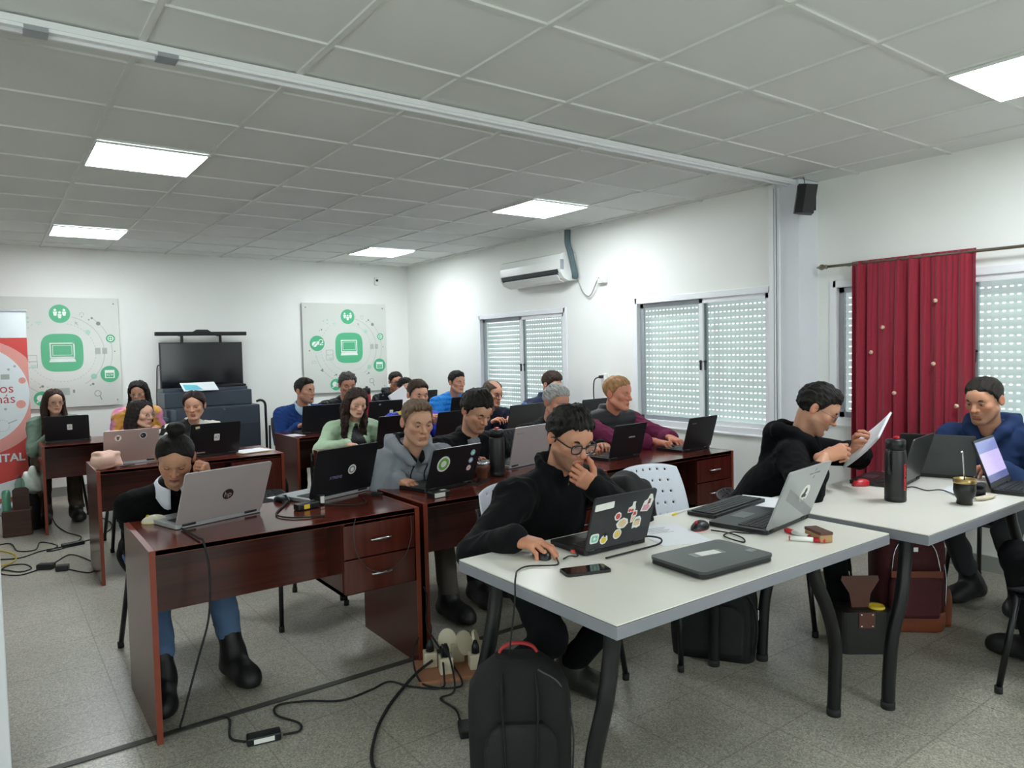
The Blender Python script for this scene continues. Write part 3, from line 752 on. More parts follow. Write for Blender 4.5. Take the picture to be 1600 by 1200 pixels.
def laptop(label, x, y, rz, w=.36, d=.245, tilt=18, lid=None, deck=None, deco=(), z=.75, screen=None, group=None):
    """user at local +Y, hinge along X at the origin, back of the lid towards local -Y"""
    lid = lid or m_lblk; deck = deck or m_lblk
    root = thing('laptop', label, 'laptop', (x, y, z), R(rz))
    b = MB(); b.prism(rrect(w, d, .012, 4, 0, d/2), .016, Matrix.Translation((0, 0, .003))); b.prism(rrect(w-.02, d-.02, .012, 3, 0, d/2), .003, Matrix.Translation((0, 0, 0)))
    base = b.build('base', deck, root)
    # the deck is seen from the user's side, so the keys face +Y
    link('keyboard', keyboard_mesh(w*.86, d*.42), root, (0, d*.33, .020), R(180))
    b = MB(); b.prism(rrect(w*.28, d*.26, .005, 3, 0, d*.79), .0008, Matrix.Translation((0, 0, .019))); b.build('touchpad', m_lgun if deck is m_lblk else m_lgry, root)
    for sx in (-1, 1):
        b = MB(); b.tube([(sx*w*.36-.03, .004, .016), (sx*w*.36+.03, .004, .016)], .008, 10); b.build('hinge', m_lblk, root)
    t = R(tilt)
    LM = Matrix(((1, 0, 0, 0), (0, 0, math.cos(t), 0), (0, 1, 0, 0), (0, 0, 0, 1)))
    # lid frame: u right, v up along the lid, n towards the back of the lid
    U = Vector((1, 0, 0)); V = Vector((0, -math.sin(t), math.cos(t))); N = Vector((0, -math.cos(t), -math.sin(t))); O = Vector((0, .002, .020))
    def F(u, v, n): 
        o = O+U*u+V*v+N*n
        return Matrix(((U.x, V.x, N.x, o.x), (U.y, V.y, N.y, o.y), (U.z, V.z, N.z, o.z), (0, 0, 0, 1)))
    b = MB(); b.prism(rrect(w, d, .011, 4, 0, d/2), .007, F(0, 0, -.0035)); l = b.build('lid', lid, root)
    b = MB(); b.prism(rrect(w-.006, d-.008, .009, 4, 0, d/2), .0012, F(0, 0, -.0047)); b.build('bezel', m_lblk, l)
    b = MB(); b.prism(rrect(w*.93, d*.84, .002, 2, 0, d*.53), .0006, F(0, 0, -.0053)); b.build('screen', screen or m_dscr, l)
    for dd in deco:
        k = dd[0]; nm = dd[-1] if isinstance(dd[-1], str) and k != 'text' else 'sticker'
        b = MB()
        if k == 'disc':
            _, u, v, r, mm = dd[:5]; 
            for i, (f, m_) in enumerate(zip((1., .78, .42), mm)): b.prism(circ(r*f, 28), .0004, F(u, v, .0034+.0004*i), i)
            b.build('sticker', list(mm), l)
        elif k == 'rect':
            _, u, v, sw, sh, m_ = dd[:6]; a = R(dd[6]) if len(dd) > 6 else 0
            b.prism(rrect(sw, sh, min(sw, sh)*.15, 3), .0005, F(u, v, .0034) @ Matrix.Rotation(a, 4, 'Z'), 0); b.build('sticker', m_, l)
        elif k == 'poly':
            _, u, v, lay = dd[:4]
            mats = []
            for i, (pts, m_) in enumerate(lay): b.prism(pts, .0004, F(u, v, .0034+.0004*i), i); mats.append(m_)
            b.build('sticker', mats, l)
        elif k == 'text':
            _, u, v, s, size, m_ = dd[:6]
            me = text_mesh(s, size, .0002); me.materials.append(m_); o = link('lettering', me, l); o.matrix_local = F(u, v, dd[6] if len(dd) > 6 else .0037)
        elif k == 'ring':
            _, u, v, r, wd_, m_ = dd[:6]
            n = 40
            for i in range(n):
                a, c = 2*math.pi*i/n, 2*math.pi*(i+1)/n
                b.prism([(r*math.cos(a), r*math.sin(a)), (r*math.cos(c), r*math.sin(c)), ((r-wd_)*math.cos(c), (r-wd_)*math.sin(c)), ((r-wd_)*math.cos(a), (r-wd_)*math.sin(a))], .0004, F(u, v, .0034))
            b.build('logo_ring', m_, l)
    return root
def blob(pts_r, n=18):
    return [(r*math.cos(2*math.pi*i/len(pts_r)), r*math.sin(2*math.pi*i/len(pts_r))) for i, r in enumerate(pts_r)]
m_logo = M('logo_dark', '#4a3434', .3, .5)
laptop('silver laptop with a round dark logo, on the nearest mahogany desk', .815, 3.335, 15.5, .405, .25, 24, m_lsil, m_lgry,
       [('disc', .012, .115, .026, (m_logo,)), ('text', .012, .114, 'hp', .036, m_lsil, .0040)])
laptop('black laptop with a pale round sticker, at the right end of the nearest mahogany desk', 1.44, 3.475, 18, .40, .255, 17, m_lblk, m_lgry,
       [('disc', .045, .125, .026, (m_stw, m_stg, m_stw)), ('text', -.055, .095, 'XTREME', .022, m_stv)])
laptop('black laptop with a green emblem and three small round stickers', 1.975, 3.285, 11.5, .345, .225, 20, m_lblk, m_lblk,
       [('disc', -.085, .135, .044, (m_stw, m_stgr, m_stw)), ('disc', .118, .175, .017, (m_stl, m_stt, m_stw)), ('disc', .114, .130, .017, (m_stv, m_stl, m_stw)), ('disc', .110, .085, .017, (m_stpk, m_stw, m_stpk))])
laptop('silver-grey laptop behind the man in the black fleece and glasses', 2.745, 3.60, 13, .37, .245, 14, m_lsil, m_lgry, [('text', -.135, .205, 'lenovo', .022, m_stg)])
laptop('black laptop with a small pale wordmark, in front of the grey-haired man', 3.365, 3.365, 6, .325, .22, 15, m_lblk, m_lblk, [('text', .03, .13, 'SAMSUNG', .014, m_stw)])
laptop('black laptop under the hands of the red-haired man', 3.985, 3.285, 5, .33, .23, 16, m_lblk, m_lblk, [('text', -.10, .19, 'lenovo', .018, m_stg)])
leaf = lambda s: [(s*x, s*y) for x, y in ((-.2, -1), (.5, -.9), (1, -.2), (.8, .6), (.1, 1), (-.6, .7), (-1, 0), (-.7, -.7))]
laptop('dark laptop covered in colourful stickers, in front of the man in the black fleece', 1.815, 1.865, -1.5, .30, .205, 17, m_ldk, m_lblk,
       [('rect', -.098, .168, .088, .026, m_stw, 3), ('poly', -.118, .045, [(rrect(.040, .038, .010), m_stw), (rrect(.028, .026, .006), m_stt), (circ(.006, 12), m_stw)]),
        ('poly', -.072, .034, [(leaf(.019), m_stw), (circ(.012, 16, 0, -.003), m_sty), ([(-.004, .012), (.006, .010), (.008, .026), (.0, .028)], m_stdk)]), ('disc', -.010, .045, .020, (m_stw, m_stb, m_sty)),
        ('poly', -.024, .118, [(leaf(.017), m_stw), (circ(.011, 16), m_strd)]), ('poly', .004, .086, [([(x*1.35, y) for x, y in leaf(.022)], m_stw), ([(x*1.2, y) for x, y in leaf(.016)], m_stb)]),
        ('poly', .036, .140, [([(-.016, -.016), (.014, -.016), (.022, -.004), (.016, .016), (.018, .026), (.004, .026), (.002, .010), (-.014, .004)], m_stw), (circ(.0065, 12, -.007, -.007), m_strd), (circ(.0065, 12, .006, -.008), m_strd)]),
        ('poly', .055, .106, [([(-.012, -.026), (.0, -.024), (.016, .006), (.014, .022), (.0, .024), (-.012, .006)], m_stw), ([(-.008, .002), (.012, .006), (.008, .018), (-.002, .018)], m_strd), ([(-.008, -.020), (-.002, -.020), (.008, .000), (-.008, .000)], m_stb)]),
        ('poly', .078, .078, [([(-.020, -.024), (-.008, -.020), (.004, -.024), (.020, -.018), (.020, .012), (.010, .024), (-.010, .022), (-.020, .006)], m_stw), ([(-.014, -.012), (.014, -.012), (.014, .010), (-.014, .008)], m_stb), ([(-.012, .006), (.012, .008), (.008, .014), (-.008, .013)], m_stg)]),
        ('poly', .116, .150, [([(-.032, -.030), (.004, -.034), (.018, -.018), (.026, .010), (.016, .034), (.004, .036), (-.006, .016), (-.020, .010)], m_stw), ([(-.026, -.026), (.002, -.029), (.012, -.014), (.004, -.004), (-.018, -.006)], m_stpk), ([(-.004, -.004), (.010, -.002), (.012, .016), (.002, .018)], m_stbr)])])
b = MB(); b.prism(rrect(.012, .014, .003), .008); tag(b.build('receiver_dongle', M('orange_plastic', '#e0563a', .4), None, (1.659, 1.925, .756)), 'tiny orange dongle in the side of the sticker-covered laptop', 'dongle')
laptop('grey laptop with a round black and white sticker, open beside the long keyboard', 2.565, 1.655, 8.5, .385, .25, 22, m_lgry, m_lblk,
       [('poly', .035, .125, [([(-.17, .05), (-.17, .0), (.11, -.125), (.155, -.125), (.155, -.10)], m_stg)]), ('disc', .035, .125, .040, (m_stw,)),
        ('poly', .035, .125, [([(0, 0)]*0 or circ(.001, 4), m_stw), ([(-.022, -.014), (.018, -.018), (.022, -.006), (.008, -.004), (.014, .012), (.006, .026), (-.006, .024), (-.010, .006), (-.024, -.002)], m_stdk), (circ(.004, 8, .016, -.028), m_stdk)]),
        ('text', .055, .215, 'HOTEL CALIFORNIA', .011, m_stg), ('disc', .055, .232, .007, (m_stg,)), ('disc', .06, .198, .008, (m_stg,))])
laptop('dark grey laptop beside the black thermos, its lid next to another dark lid', 3.80, 1.76, 10, .36, .24, 16, m_lgun, m_lblk)
laptop('dark grey laptop in front of the man in the navy hoodie', 4.075, 1.745, -72, .345, .225, 16, m_lgun, m_lblk, [('text', 0, .12, 'lenovo', .018, m_ldk)])
def screen_mat():
    m = bpy.data.materials.new('lit_laptop_screen'); m.use_nodes = True
    nt = m.node_tree; b_ = nt.nodes['Principled BSDF']; L = nt.links.new
    tc = nt.nodes.new('ShaderNodeTexCoord'); sp = nt.nodes.new('ShaderNodeSeparateXYZ'); L(tc.outputs['Object'], sp.inputs[0])
    cr = nt.nodes.new('ShaderNodeValToRGB'); cr.color_ramp.interpolation = 'CONSTANT'; e = cr.color_ramp.elements
    mr = nt.nodes.new('ShaderNodeMapRange'); mr.inputs[1].default_value = .03; mr.inputs[2].default_value = .24; L(sp.outputs['Z'], mr.inputs[0]); L(mr.outputs[0], cr.inputs[0])
    e[0].position = 0; e[0].color = lin('#3f4468'); e[1].position = .22; e[1].color = lin('#8d84a6')
    x = e.new(.70); x.color = lin('#5a5f88')
    L(cr.outputs[0], b_.inputs['Emission Color']); b_.inputs['Emission Strength'].default_value = .55; b_.inputs['Base Color'].default_value = (.02, .02, .03, 1); b_.inputs['Roughness'].default_value = .15
    return m
laptop('black laptop with its lit lilac screen turned to the viewer, at the right edge', 4.00, 1.425, 186, .34, .235, 20, m_lblk, m_lblk, screen=screen_mat())
lab = lambda u, v, s: [('rect', u, v, .040, .052, m_stw), ('text', u, v, s, .034, m_stg, .0041)]
laptop('black laptop with a white label, on the back left desk by the banner', .565, 7.49, -8, .34, .225, 14, m_lblk, m_lblk, lab(.02, .12, '1'))
laptop('rose-grey laptop with two dark stickers, beside the pink pouch', .795, 5.60, 2, .345, .225, 12, m_lpnk, m_lgry,
       [('poly', -.085, .172, [(leaf(.022), m_stw), ([(-.004, -.016), (.004, -.016), (.008, .0), (.014, .012), (.002, .010), (-.010, .012), (-.008, .0)], m_stbr)]), ('poly', .072, .178, [(leaf(.024), m_stw), (leaf(.020), m_stdk), (circ(.006, 10, -.006, 0), m_stv)])])
laptop('black laptop with a white 47 label, in front of the woman in the cow-print jumper', 1.335, 5.56, 6, .36, .235, 14, m_lblk, m_lblk,
       lab(.01, .125, '47') + [('rect', -.13, .21, .03, .018, m_stb, 10), ('text', -.10, .018, 'lenovo', .022, m_stw)])
laptop('black laptop in front of the man in the blue jumper', 2.50, 6.43, 3, .40, .25, 12, m_lblk, m_lblk, [('text', 0, .12, 'lenovo', .02, m_ldk)])
laptop('black laptop with a white label, behind the woman in the mint jacket', 3.15, 6.46, 5, .38, .25, 12, m_lblk, m_lblk, lab(.065, .125, '5') + [('rect', -.07, .215, .022, .014, m_stg, 8)])
laptop('black laptop in front of the woman in the mint jacket', 2.56, 5.04, 5, .37, .235, 14, m_lblk, m_lblk)
laptop('black laptop in front of the man in the blue and yellow jersey', 3.02, 4.98, 10, .36, .24, 14, m_lblk, m_lblk)
laptop('grey and black laptop in front of the balding man', 3.76, 4.98, 6, .42, .25, 14, m_lgun, m_lblk)
laptop('black laptop in front of the man in the navy jumper, by the window wall', 4.60, 5.02, 6, .36, .24, 10, m_lblk, m_lblk, z=.75)
laptop('black laptop in front of the man in the bright blue puffer jacket', 4.07, 6.48, 6, .34, .235, 12, m_lblk, m_lblk)
laptop('black laptop in the rearmost row with a small grey mark, by the propped sheet', 3.95, 7.92, 4, .34, .235, 10, m_lblk, m_lblk, [('rect', -.12, .205, .022, .014, m_stg, 8)])
laptop('black laptop in the rearmost row, nearest the corner', 4.43, 7.92, 4, .34, .235, 8, m_lblk, m_lblk)
# closed laptop
t = thing('closed_laptop', 'closed black laptop with a taped white label, on the nearest white table', 'laptop', (1.945, 1.545, .75), R(-3))
b = MB(); b.prism(rrect(.345, .235, .022, 5), .014, Matrix.Translation((0, 0, .004))); b.prism(rrect(.30, .19, .01, 3), .005, Matrix()); b.build('base', m_lblk, t)
b = MB(); b.prism(rrect(.35, .24, .024, 6), .009, Matrix.Translation((0, 0, .0185))); l = b.build('lid', m_lgun, t)
b = MB(); b.prism(rrect(.13, .045, .002, 2), .0004, Matrix.Translation((.0, .02, .0276)) @ Matrix.Rotation(R(-8), 4, 'Z')); b.build('tape', m_stg, l)
b = MB(); b.prism(rrect(.085, .04, .002, 2), .0005, Matrix.Translation((.005, .02, .0280)) @ Matrix.Rotation(R(-8), 4, 'Z')); b.build('paper_label', m_stw, l)
b = MB(); b.prism(rrect(.034, .026, .002, 2), .0005, Matrix.Translation((.145, -.045, .0276)) @ Matrix.Rotation(R(6), 4, 'Z')); b.build('corner_sticker', m_stg, l)

# ================================================================== small things
def mouse(label, x, y, rz, m_body, m_acc=None, z=.75):
    t = thing('computer_mouse', label, 'mouse', (x, y, z), R(rz))
    b = MB()
    def f(i, j):
        a = 2*math.pi*i/20; v = j/8
        r = math.cos(v*math.pi/2)**.55
        return Vector((.030*r*math.cos(a)*(1-.10*math.sin(a)), .053*r*math.sin(a), .003+.034*v**.8*(1-.12*math.sin(a)*(1-v))))
    b.grid(f, 20, 8, closed_u=True); b.build('shell', m_body, t)
    b = MB(); b.prism(circ(1, 20), .004, Matrix.Diagonal((.029, .051, 1, 1))); b.build('sole', m_acc or m_blackpl, t)
    b = MB(); b.tube([(-.004, .026, .030), (.004, .026, .030)], .008, 10); b.build('scroll_wheel', m_acc or m_lgun, t)
    return t
m_mw = M('mouse_ivory', '#ded9c4', .4); m_my = M('mouse_yellow', '#cdb63a', .45); m_mr = M('mouse_red', '#b8202c', .35)
mouse('ivory mouse with a yellow underside, beside the silver laptop', .575, 3.50, 75, m_mw, m_my)
mouse('black mouse between the silver laptop and the pale-stickered black laptop', 1.165, 3.56, 200, m_blackpl)
mouse('black mouse under the hand of the man resting his chin', 1.552, 1.968, 160, m_blackpl)
mouse('black mouse with red sides, by the long keyboard', 2.27, 1.86, 100, m_blackpl, m_mr)
mouse('red and black mouse in front of the man reading papers', 3.58, 1.90, 70, m_mr, m_blackpl)
mouse('black mouse at the red-haired man\'s fingers', 3.915, 3.46, 160, m_blackpl)
mouse('black mouse under the hand of the woman in the mint jacket', 2.27, 5.04, 160, m_blackpl)
t = thing('keyboard', 'long black keyboard lying behind the grey laptop', 'keyboard', (2.655, 2.02, .75), R(8))
b = MB(); b.prism(rrect(.45, .14, .012, 4), .014, Matrix.Translation((0, 0, .003))); b.prism(rrect(.43, .03, .006, 3, 0, -.05), .008, Matrix.Translation((0, 0, .0))); b.build('case', m_blackpl, t)
link('keys', keyboard_mesh(.42, .11), t, (0, 0, .020), R(180))
def phone(label, x, y, rz, z=.75):
    t = thing('phone', label, 'phone', (x, y, z), R(rz)); b = MB(); b.prism(rrect(.074, .158, .012, 5), .009); b.build('body', m_blackpl, t)
    b = MB(); b.prism(rrect(.067, .150, .010, 5), .0006, Matrix.Translation((0, 0, .009))); b.build('screen', m_dscr, t)
phone('black phone lying on the nearest white table in front of the closed laptop', 1.555, 1.745, 72)
phone('black phone beside the gourd cup on the mahogany desk', 2.185, 3.33, -60)
def thermos(label, x, y, h, r, z=.75, body=None, strap=True, red=True):
    t = thing('thermos', label, 'thermos', (x, y, z)); body = body or m_blackpl
    b = MB(); b.lathe([(r*.93, 0), (r, .006), (r, .02), (r*.98, .024), (r, .028), (r, h*.72), (r*.93, h*.76), (r*.93, h*.78), (r*.86, h*.80)], seg=28); b.build('bottle', body, t)
    b = MB(); b.lathe([(r*.84, h*.795), (r*.92, h*.80), (r*.92, h*.93), (r*.80, h*.95), (r*.5, h*.955)], seg=28); b.build('cap', m_blk, t)
    b = MB(); b.box((0, -.004, h*.972), (.026, .022, h*.05), .006); b.build('pour_button', m_mr if red else m_blk, t)
    return t
t = thermos('tall black thermos on the white table by the curtain', 3.345, 1.615, .300, .046)
b = MB(); 
me = text_mesh('LUMILAGRO', .022, .0004, 'CENTER', .0012)
for v in me.vertices:
    a = R(262) + v.co.y/.046; v.co = Vector(((.0465+v.co.z)*math.cos(a), (.0465+v.co.z)*math.sin(a), .115+v.co.x))
me.materials.append(m_mr); link('red_lettering', me, t)
b = MB(); b.tube(spline([(-.044, .0, .225), (-.062, 0, .23), (-.066, 0, .21), (-.060, 0, .15), (-.046, 0, .13)], 5), .007, 8); b.build('carry_loop', m_blk, t)
t = thermos('tall matt black thermos beside the brown gourd cup', 2.385, 3.43, .285, .046)
t = thermos('red thermos with a clear top standing in the rear row', 3.10, 6.738, .40, .042, body=m_mr, red=False)
def mate(label, x, y, body, rim, h=.105, lean=(.02, .02), straw_h=.20):
    t = thing('mate_cup', label, 'cup', (x, y, .75))
    b = MB(); b.lathe([(.030, 0), (.032, .004), (.030, .022), (.040, .040), (.045, .062), (.043, h-.012)], seg=26); b.build('gourd', body, t)
    b = MB(); b.lathe([(.0445, h-.020), (.046, h-.018), (.046, h), (.041, h), (.040, h-.012), (.010, h-.016)], seg=26); b.build('rim', rim, t)
    b = MB(); b.tube([(0, 0, h-.03), (lean[0]*.5, lean[1]*.5, h+.04), (lean[0], lean[1], h+straw_h*.5), (lean[0]*1.4, lean[1]*1.4, straw_h)], [.003, .003, .004, .0062], 8, flat=.6); b.build('straw', m_chrome, t)
m_brass = M('brass_rim', '#b39a66', .28, .9); m_leath = M('black_leather', '#0c0b0b', .42, bump=.3, bscale=300); m_brown = M('brown_leather', '#5a3325', .4, bump=.3, bscale=300)
mate('black gourd cup with a brass rim and metal straw, on the white table', 3.495, 1.385, m_leath, m_brass, .115, (-.008, .006), .235)
mate('brown gourd cup with a metal rim and leaning straw, next to the thermos', 2.275, 3.42, m_brown, m_chrome, .10, (-.045, .01), .175)
def sheet(label, x, y, rz, n=1, w=.21, h=.297, z=.75, m=None, name='paper_sheet', cat='paper'):
    t = thing(name, label, cat, (x, y, z), R(rz))
    for k in range(n):
        b = MB(); rr = rng.uniform(-9, 9) if n > 1 else 0
        b.box((rng.uniform(-.012, .012)*(n > 1), rng.uniform(-.012, .012)*(n > 1), .0008+.0016*k), (w, h, .0014), rot=Matrix.Rotation(R(rr), 3, 'Z')); b.build('sheet', (m or m_paper) if not (n > 2 and k == 1) else m_sty, t)
    return t
m_paper = M('paper_white', '#e9ebf0', .7, var=.01)
t = sheet('white printed sheet beside the sticker-covered laptop', 2.12, 1.885, -20)
for k in range(7):
    b = MB(); b.box((-.02, .10-.012*k, .0019), (.11-.02*(k % 3), .002, .0004)); b.build('printed_line', m_stg, t)
sheet('white papers under the far corner of the grey laptop', 2.90, 1.98, 20, 2)
sheet('white papers beside the grey-haired man\'s laptop', 3.33, 3.635, -10, 2, .20, .15)
sheet('white papers under the pale-stickered black laptop', 1.235, 3.66, 20, 2, .16, .14)
sheet('stack of white and yellow papers at the end of the second desk', 1.62, 5.62, 12, 5, .24, .20, name='paper_stack')
sheet('white papers next to the mint-jacketed woman\'s hand', 2.40, 5.13, 10, 2, .2, .14)
sheet('white card with a teal mark on the table by the curtain', 3.80, 1.53, 15, 1, .18, .12)
sheet('white paper at the left of the blue-jumpered man\'s laptop', 2.24, 6.44, 8, 1, .12, .20)
sheet('white sheet behind the lit lilac screen', 4.17, 1.56, 25, 1, .12, .18)
sheet('small white card between the rose-grey laptop and the bun', 1.06, 5.52, 10, 1, .12, .10)
def puck(name, label, cat, x, y, z, rz, size, m, extra=()):
    t = thing(name, label, cat, (x, y, z), R(rz)); b = MB(); b.box((0, 0, size[2]/2), size, min(size)*.2); b.build('case', m, t)
    for (nm, c, s, mm) in extra: b = MB(); b.box(c, s); b.build(nm, mm, t)
    return t
puck('power_adapter', 'black power adapter with a yellow label on the nearest mahogany desk', 'adapter', 1.20, 3.315, .75, 12, (.115, .05, .032), m_blackpl, [('yellow_label', (-.014, -.0252, .016), (.030, .001, .020), m_sty)])
puck('power_plug', 'black plug with a white sticker leaning by the pale-stickered laptop', 'plug', 1.285, 3.355, .75, 20, (.035, .025, .05), m_blackpl, [('white_sticker', (0, -.0126, .026), (.024, .001, .034), m_stw)])
puck('charger_box', 'small black box with a white printed label in front of the green-emblem laptop', 'charger', 1.815, 3.135, .75, 6, (.11, .06, .03), m_blackpl, [('label', (-.012, -.0305, .014), (.065, .001, .022), m_stw), ('top_label', (.03, 0, .0305), (.03, .02, .001), m_stw)])
puck('power_strip', 'small black double adapter at the right end of the nearest desk', 'adapter', 1.585, 3.36, .75, -60, (.06, .024, .02), m_blackpl)
t = puck('board_eraser', 'wooden board eraser with a brown felt top', 'eraser', 2.475, 1.475, .75, 64, (.105, .050, .030), M('eraser_wood', '#a9855a', .6), [('felt', (0, 0, .034), (.104, .049, .010), M('eraser_felt', '#5d4038', .9, var=.25, scale=60))])
def marker(label, x, y, rz):
    t = thing('board_marker', label, 'marker', (x, y, .7595), R(rz))
    b = MB(); b.tube([(0, 0, 0), (.085, 0, 0)], .009, 14); b.build('barrel', m_stw, t)
    b = MB(); b.tube([(.08, 0, 0), (.118, 0, 0), (.122, 0, 0)], [.0098, .0090, .006], 14); b.build('cap', m_mr, t)
    b = MB(); b.tube([(-.004, 0, 0), (.006, 0, 0)], .0082, 14); b.build('end_plug', m_mr, t)
marker('red-capped white marker lying nearest the wooden eraser', 2.385, 1.535, -58)
marker('red-capped white marker standing back from the eraser, half hidden by another marker', 2.45, 1.50, 75)
t = thing('ballpoint_pen', 'white and yellow pen beside the long keyboard', 'pen', (2.37, 2.085, .7545), R(12))
b = MB(); b.tube([(0, 0, 0), (.13, 0, 0)], .0045, 8); b.build('barrel', m_stw, t); b = MB(); b.tube([(-.012, 0, 0), (.0, 0, 0), (.03, 0, 0)], [.0015, .0048, .0048], 8); b.build('grip', m_sty, t)

# soft things by displaced ellipsoids
def soft(name, label, cat, loc, r, m, rz=0., seed=1, amp=.12, sq=.75):
    rs = np.random.RandomState(seed); K = rs.normal(0, 2.2, (7, 3)); PH = rs.uniform(0, 6.3, 7)
    b = MB()
    def f(i, j):
        a = 2*math.pi*i/40; t_ = math.pi*(j/24-.5)
        d = np.array([math.cos(t_)*math.cos(a), math.cos(t_)*math.sin(a), math.sin(t_)])
        s = np.sign(d)*np.abs(d)**sq
        k = 1+amp*float(np.mean(np.sin(K @ d*1.6+PH)))*2
        return Vector((s[0]*r[0]*k, s[1]*r[1]*k, r[2]+max(-1, s[2]*k)*r[2]))
    b.grid(f, 40, 24, closed_u=True); bmesh.ops.remove_doubles(b.bm, verts=b.bm.verts[:], dist=1e-5)
    o = b.build(name, m, None, loc, R(rz)); 
    return tag(o, label, cat)
soft('zip_pouch', 'cream and pink soft pouch on the second mahogany desk', 'pouch', (.62, 5.44, .752), (.082, .06, .058), M('pouch_pink', '#d9b3a2', .7, var=.12, scale=8, bump=.3), 25, 3, .16, .6)
soft('sunglasses_case', 'scrunched black cloth beside the lit lilac screen', 'cloth', (3.73, 1.43, .752), (.07, .04, .028), M('black_cloth', '#15151a', .85, bump=.5), 30, 5, .25)
soft('cream_strap', 'cream cloth strip beside the black gourd cup', 'cloth', (3.66, 1.365, .752), (.07, .015, .008), M('cream_cloth', '#cfc4b0', .8), -8, 8, .2)
soft('folded_jacket', 'black jacket draped over the empty white chair', 'jacket', (2.45, 2.44, .47), (.15, .12, .21), M('jacket_black', '#0e0f12', .75, bump=.4, bscale=80), 10, 11, .14, .8)

# ---- floor things
m_nyl = M('black_nylon', '#08090b', .8, var=.2, scale=40, bump=.35, bscale=350)
m_nyl2 = M('black_nylon_panel', '#0c0d10', .75, var=.2, scale=40, bump=.35, bscale=350)
def rbox(b, w, d, h, r, top, mi=0, base=.0, z0=0.):
    """soft upright bag body: rounded-rectangle sections that swell and close at the top"""
    n = 10; rings = []
    for k in range(n+1):
        v = k/n
        s = (1-.06*(1-v)**4) if v < .72 else max(.0, 1-((v-.72)/.28)**2.4*top)
        sd = (1-.10*(1-v)**4) if v < .6 else max(.0, 1-((v-.6)/.4)**2.2*top*1.1)
        rings.append([Vector((x*s, y*sd, z0+h*(v if v < 1 else 1))) for x, y in rrect(w, d, r, 5)])
    R_ = [b._ring(q) for q in rings]
    for a, c in zip(R_, R_[1:]): b._bridge(a, c, mi)
    b._cap(R_[0], mi, True); b._cap(R_[-1], mi)
t = thing('backpack', 'black backpack with a red loop standing on the floor before the nearest white table', 'backpack', (1.345, 1.84, 0), R(-35), None)
b = MB(); rbox(b, .33, .20, .50, .07, .55); b.build('body', m_nyl, t)
b = MB(); rbox(b, .23, .05, .30, .024, .4, z0=.03); b.build('front_pocket', m_nyl2, t, (0, -.105, 0))
for sx in (-1, 1):
    b = MB(); b.tube(spline([(sx*.045, -.128, .04), (sx*.05, -.128, .25), (sx*.055, -.10, .40), (sx*.05, -.03, .485)], 6), .010, 8, flat=.4); b.build('strap', m_nyl2, t)
b = MB(); b.tube(spline([(-.07, .02, .47), (-.05, .02, .515), (0, .02, .53), (.05, .02, .515), (.07, .02, .47)], 6), .011, 8, flat=.5); b.build('top_handle', M('red_webbing', '#a32a2c', .7), t)
b = MB(); b.tube(spline([(.165, -.03, .10), (.167, -.05, .28), (.13, -.06, .42), (.06, -.06, .475)], 8), .0035, 6); b.build('zip', m_lgun, t)
t = thing('laptop_bag', 'black bag slumped under the nearest white table', 'bag', (2.78, 2.20, 0), R(-58))
b = MB(); rbox(b, .40, .20, .38, .06, .5); b.build('body', m_nyl, t)
b = MB(); b.tube(spline([(.19, -.09, .05), (.205, -.10, .18), (.18, -.09, .30), (.08, -.05, .37)], 8), .006, 8); b.build('strap', m_nyl2, t)
b = MB(); b.box((.205, -.03, .22), (.012, .03, .05), .004); b.build('buckle', m_chrome, t)
b = MB(); rbox(b, .30, .03, .24, .014, .3, z0=.03); b.build('front_pocket', m_nyl2, t, (0, -.105, 0))
m_mar = M('maroon_fabric', '#4c1820', .75, var=.15, scale=40, bump=.3, bscale=300); m_tan = M('tan_leather', '#7c3f26', .5, var=.12, bump=.25, bscale=250)
t = thing('backpack', 'maroon backpack with tan leather trim under the white table by the curtain', 'backpack', (3.82, 1.79, 0), R(-42))
b = MB(); rbox(b, .34, .22, .46, .07, .5, z0=.09); b.build('body', m_mar, t)
b = MB(); rbox(b, .345, .225, .10, .07, .02); b.build('leather_base', m_tan, t)
b = MB(); rbox(b, .25, .06, .22, .028, .25, z0=.09); b.build('front_pocket', m_mar, t, (-.01, -.125, 0))
b = MB(); b.box((-.01, -.150, .315), (.25, .012, .035), .004); b.build('leather_flap', m_tan, t)
b = MB(); rbox(b, .05, .16, .20, .022, .3, z0=.02); b.build('side_pocket', m_tan, t, (.175, .0, 0))
for p_ in ([(-.12, -.118, .30), (-.09, -.105, .44), (0, -.085, .50), (.09, -.105, .44), (.12, -.118, .30)], [(.15, -.10, .14), (.155, -.09, .3), (.13, -.07, .44)]):
    b = MB(); b.tube(spline(p_, 6), .0035, 6); b.build('zip', m_chrome, t)
b = MB(); b.box((.0, -.112, .43), (.022, .004, .022)); b.build('badge', m_chrome, t)
t = thing('mate_carrier', 'black leather carrier box with a flat handle and yellow rim, beside the maroon backpack', 'carrier', (3.36, 1.79, 0), R(-38))
b = MB(); b.prism(rrect(.25, .15, .045, 6), .20); b.prism(rrect(.254, .154, .046, 6), .012, Matrix.Translation((0, 0, .19))); b.build('box', m_leath, t)
b = MB(); b.prism([(-.035, 0), (.035, 0), (.05, .10), (.09, .165), (.085, .185), (-.085, .185), (-.09, .165), (-.05, .10)], .008, Matrix(((1, 0, 0, 0), (0, 0, 1, -.005), (0, 1, 0, .17), (0, 0, 0, 1)))); b.build('handle', m_brown, t)
b = MB(); b.box((0, -.078, .165), (.075, .004, .075), .001); f_ = b.build('front_tab', m_brown, t)
for x in (-.026, .026):
    for z in (.137, .192): b = MB(); b.ell((x, -.081, z), (.005, .003, .005), 0, 8, 6); b.build('rivet', m_chrome, f_)
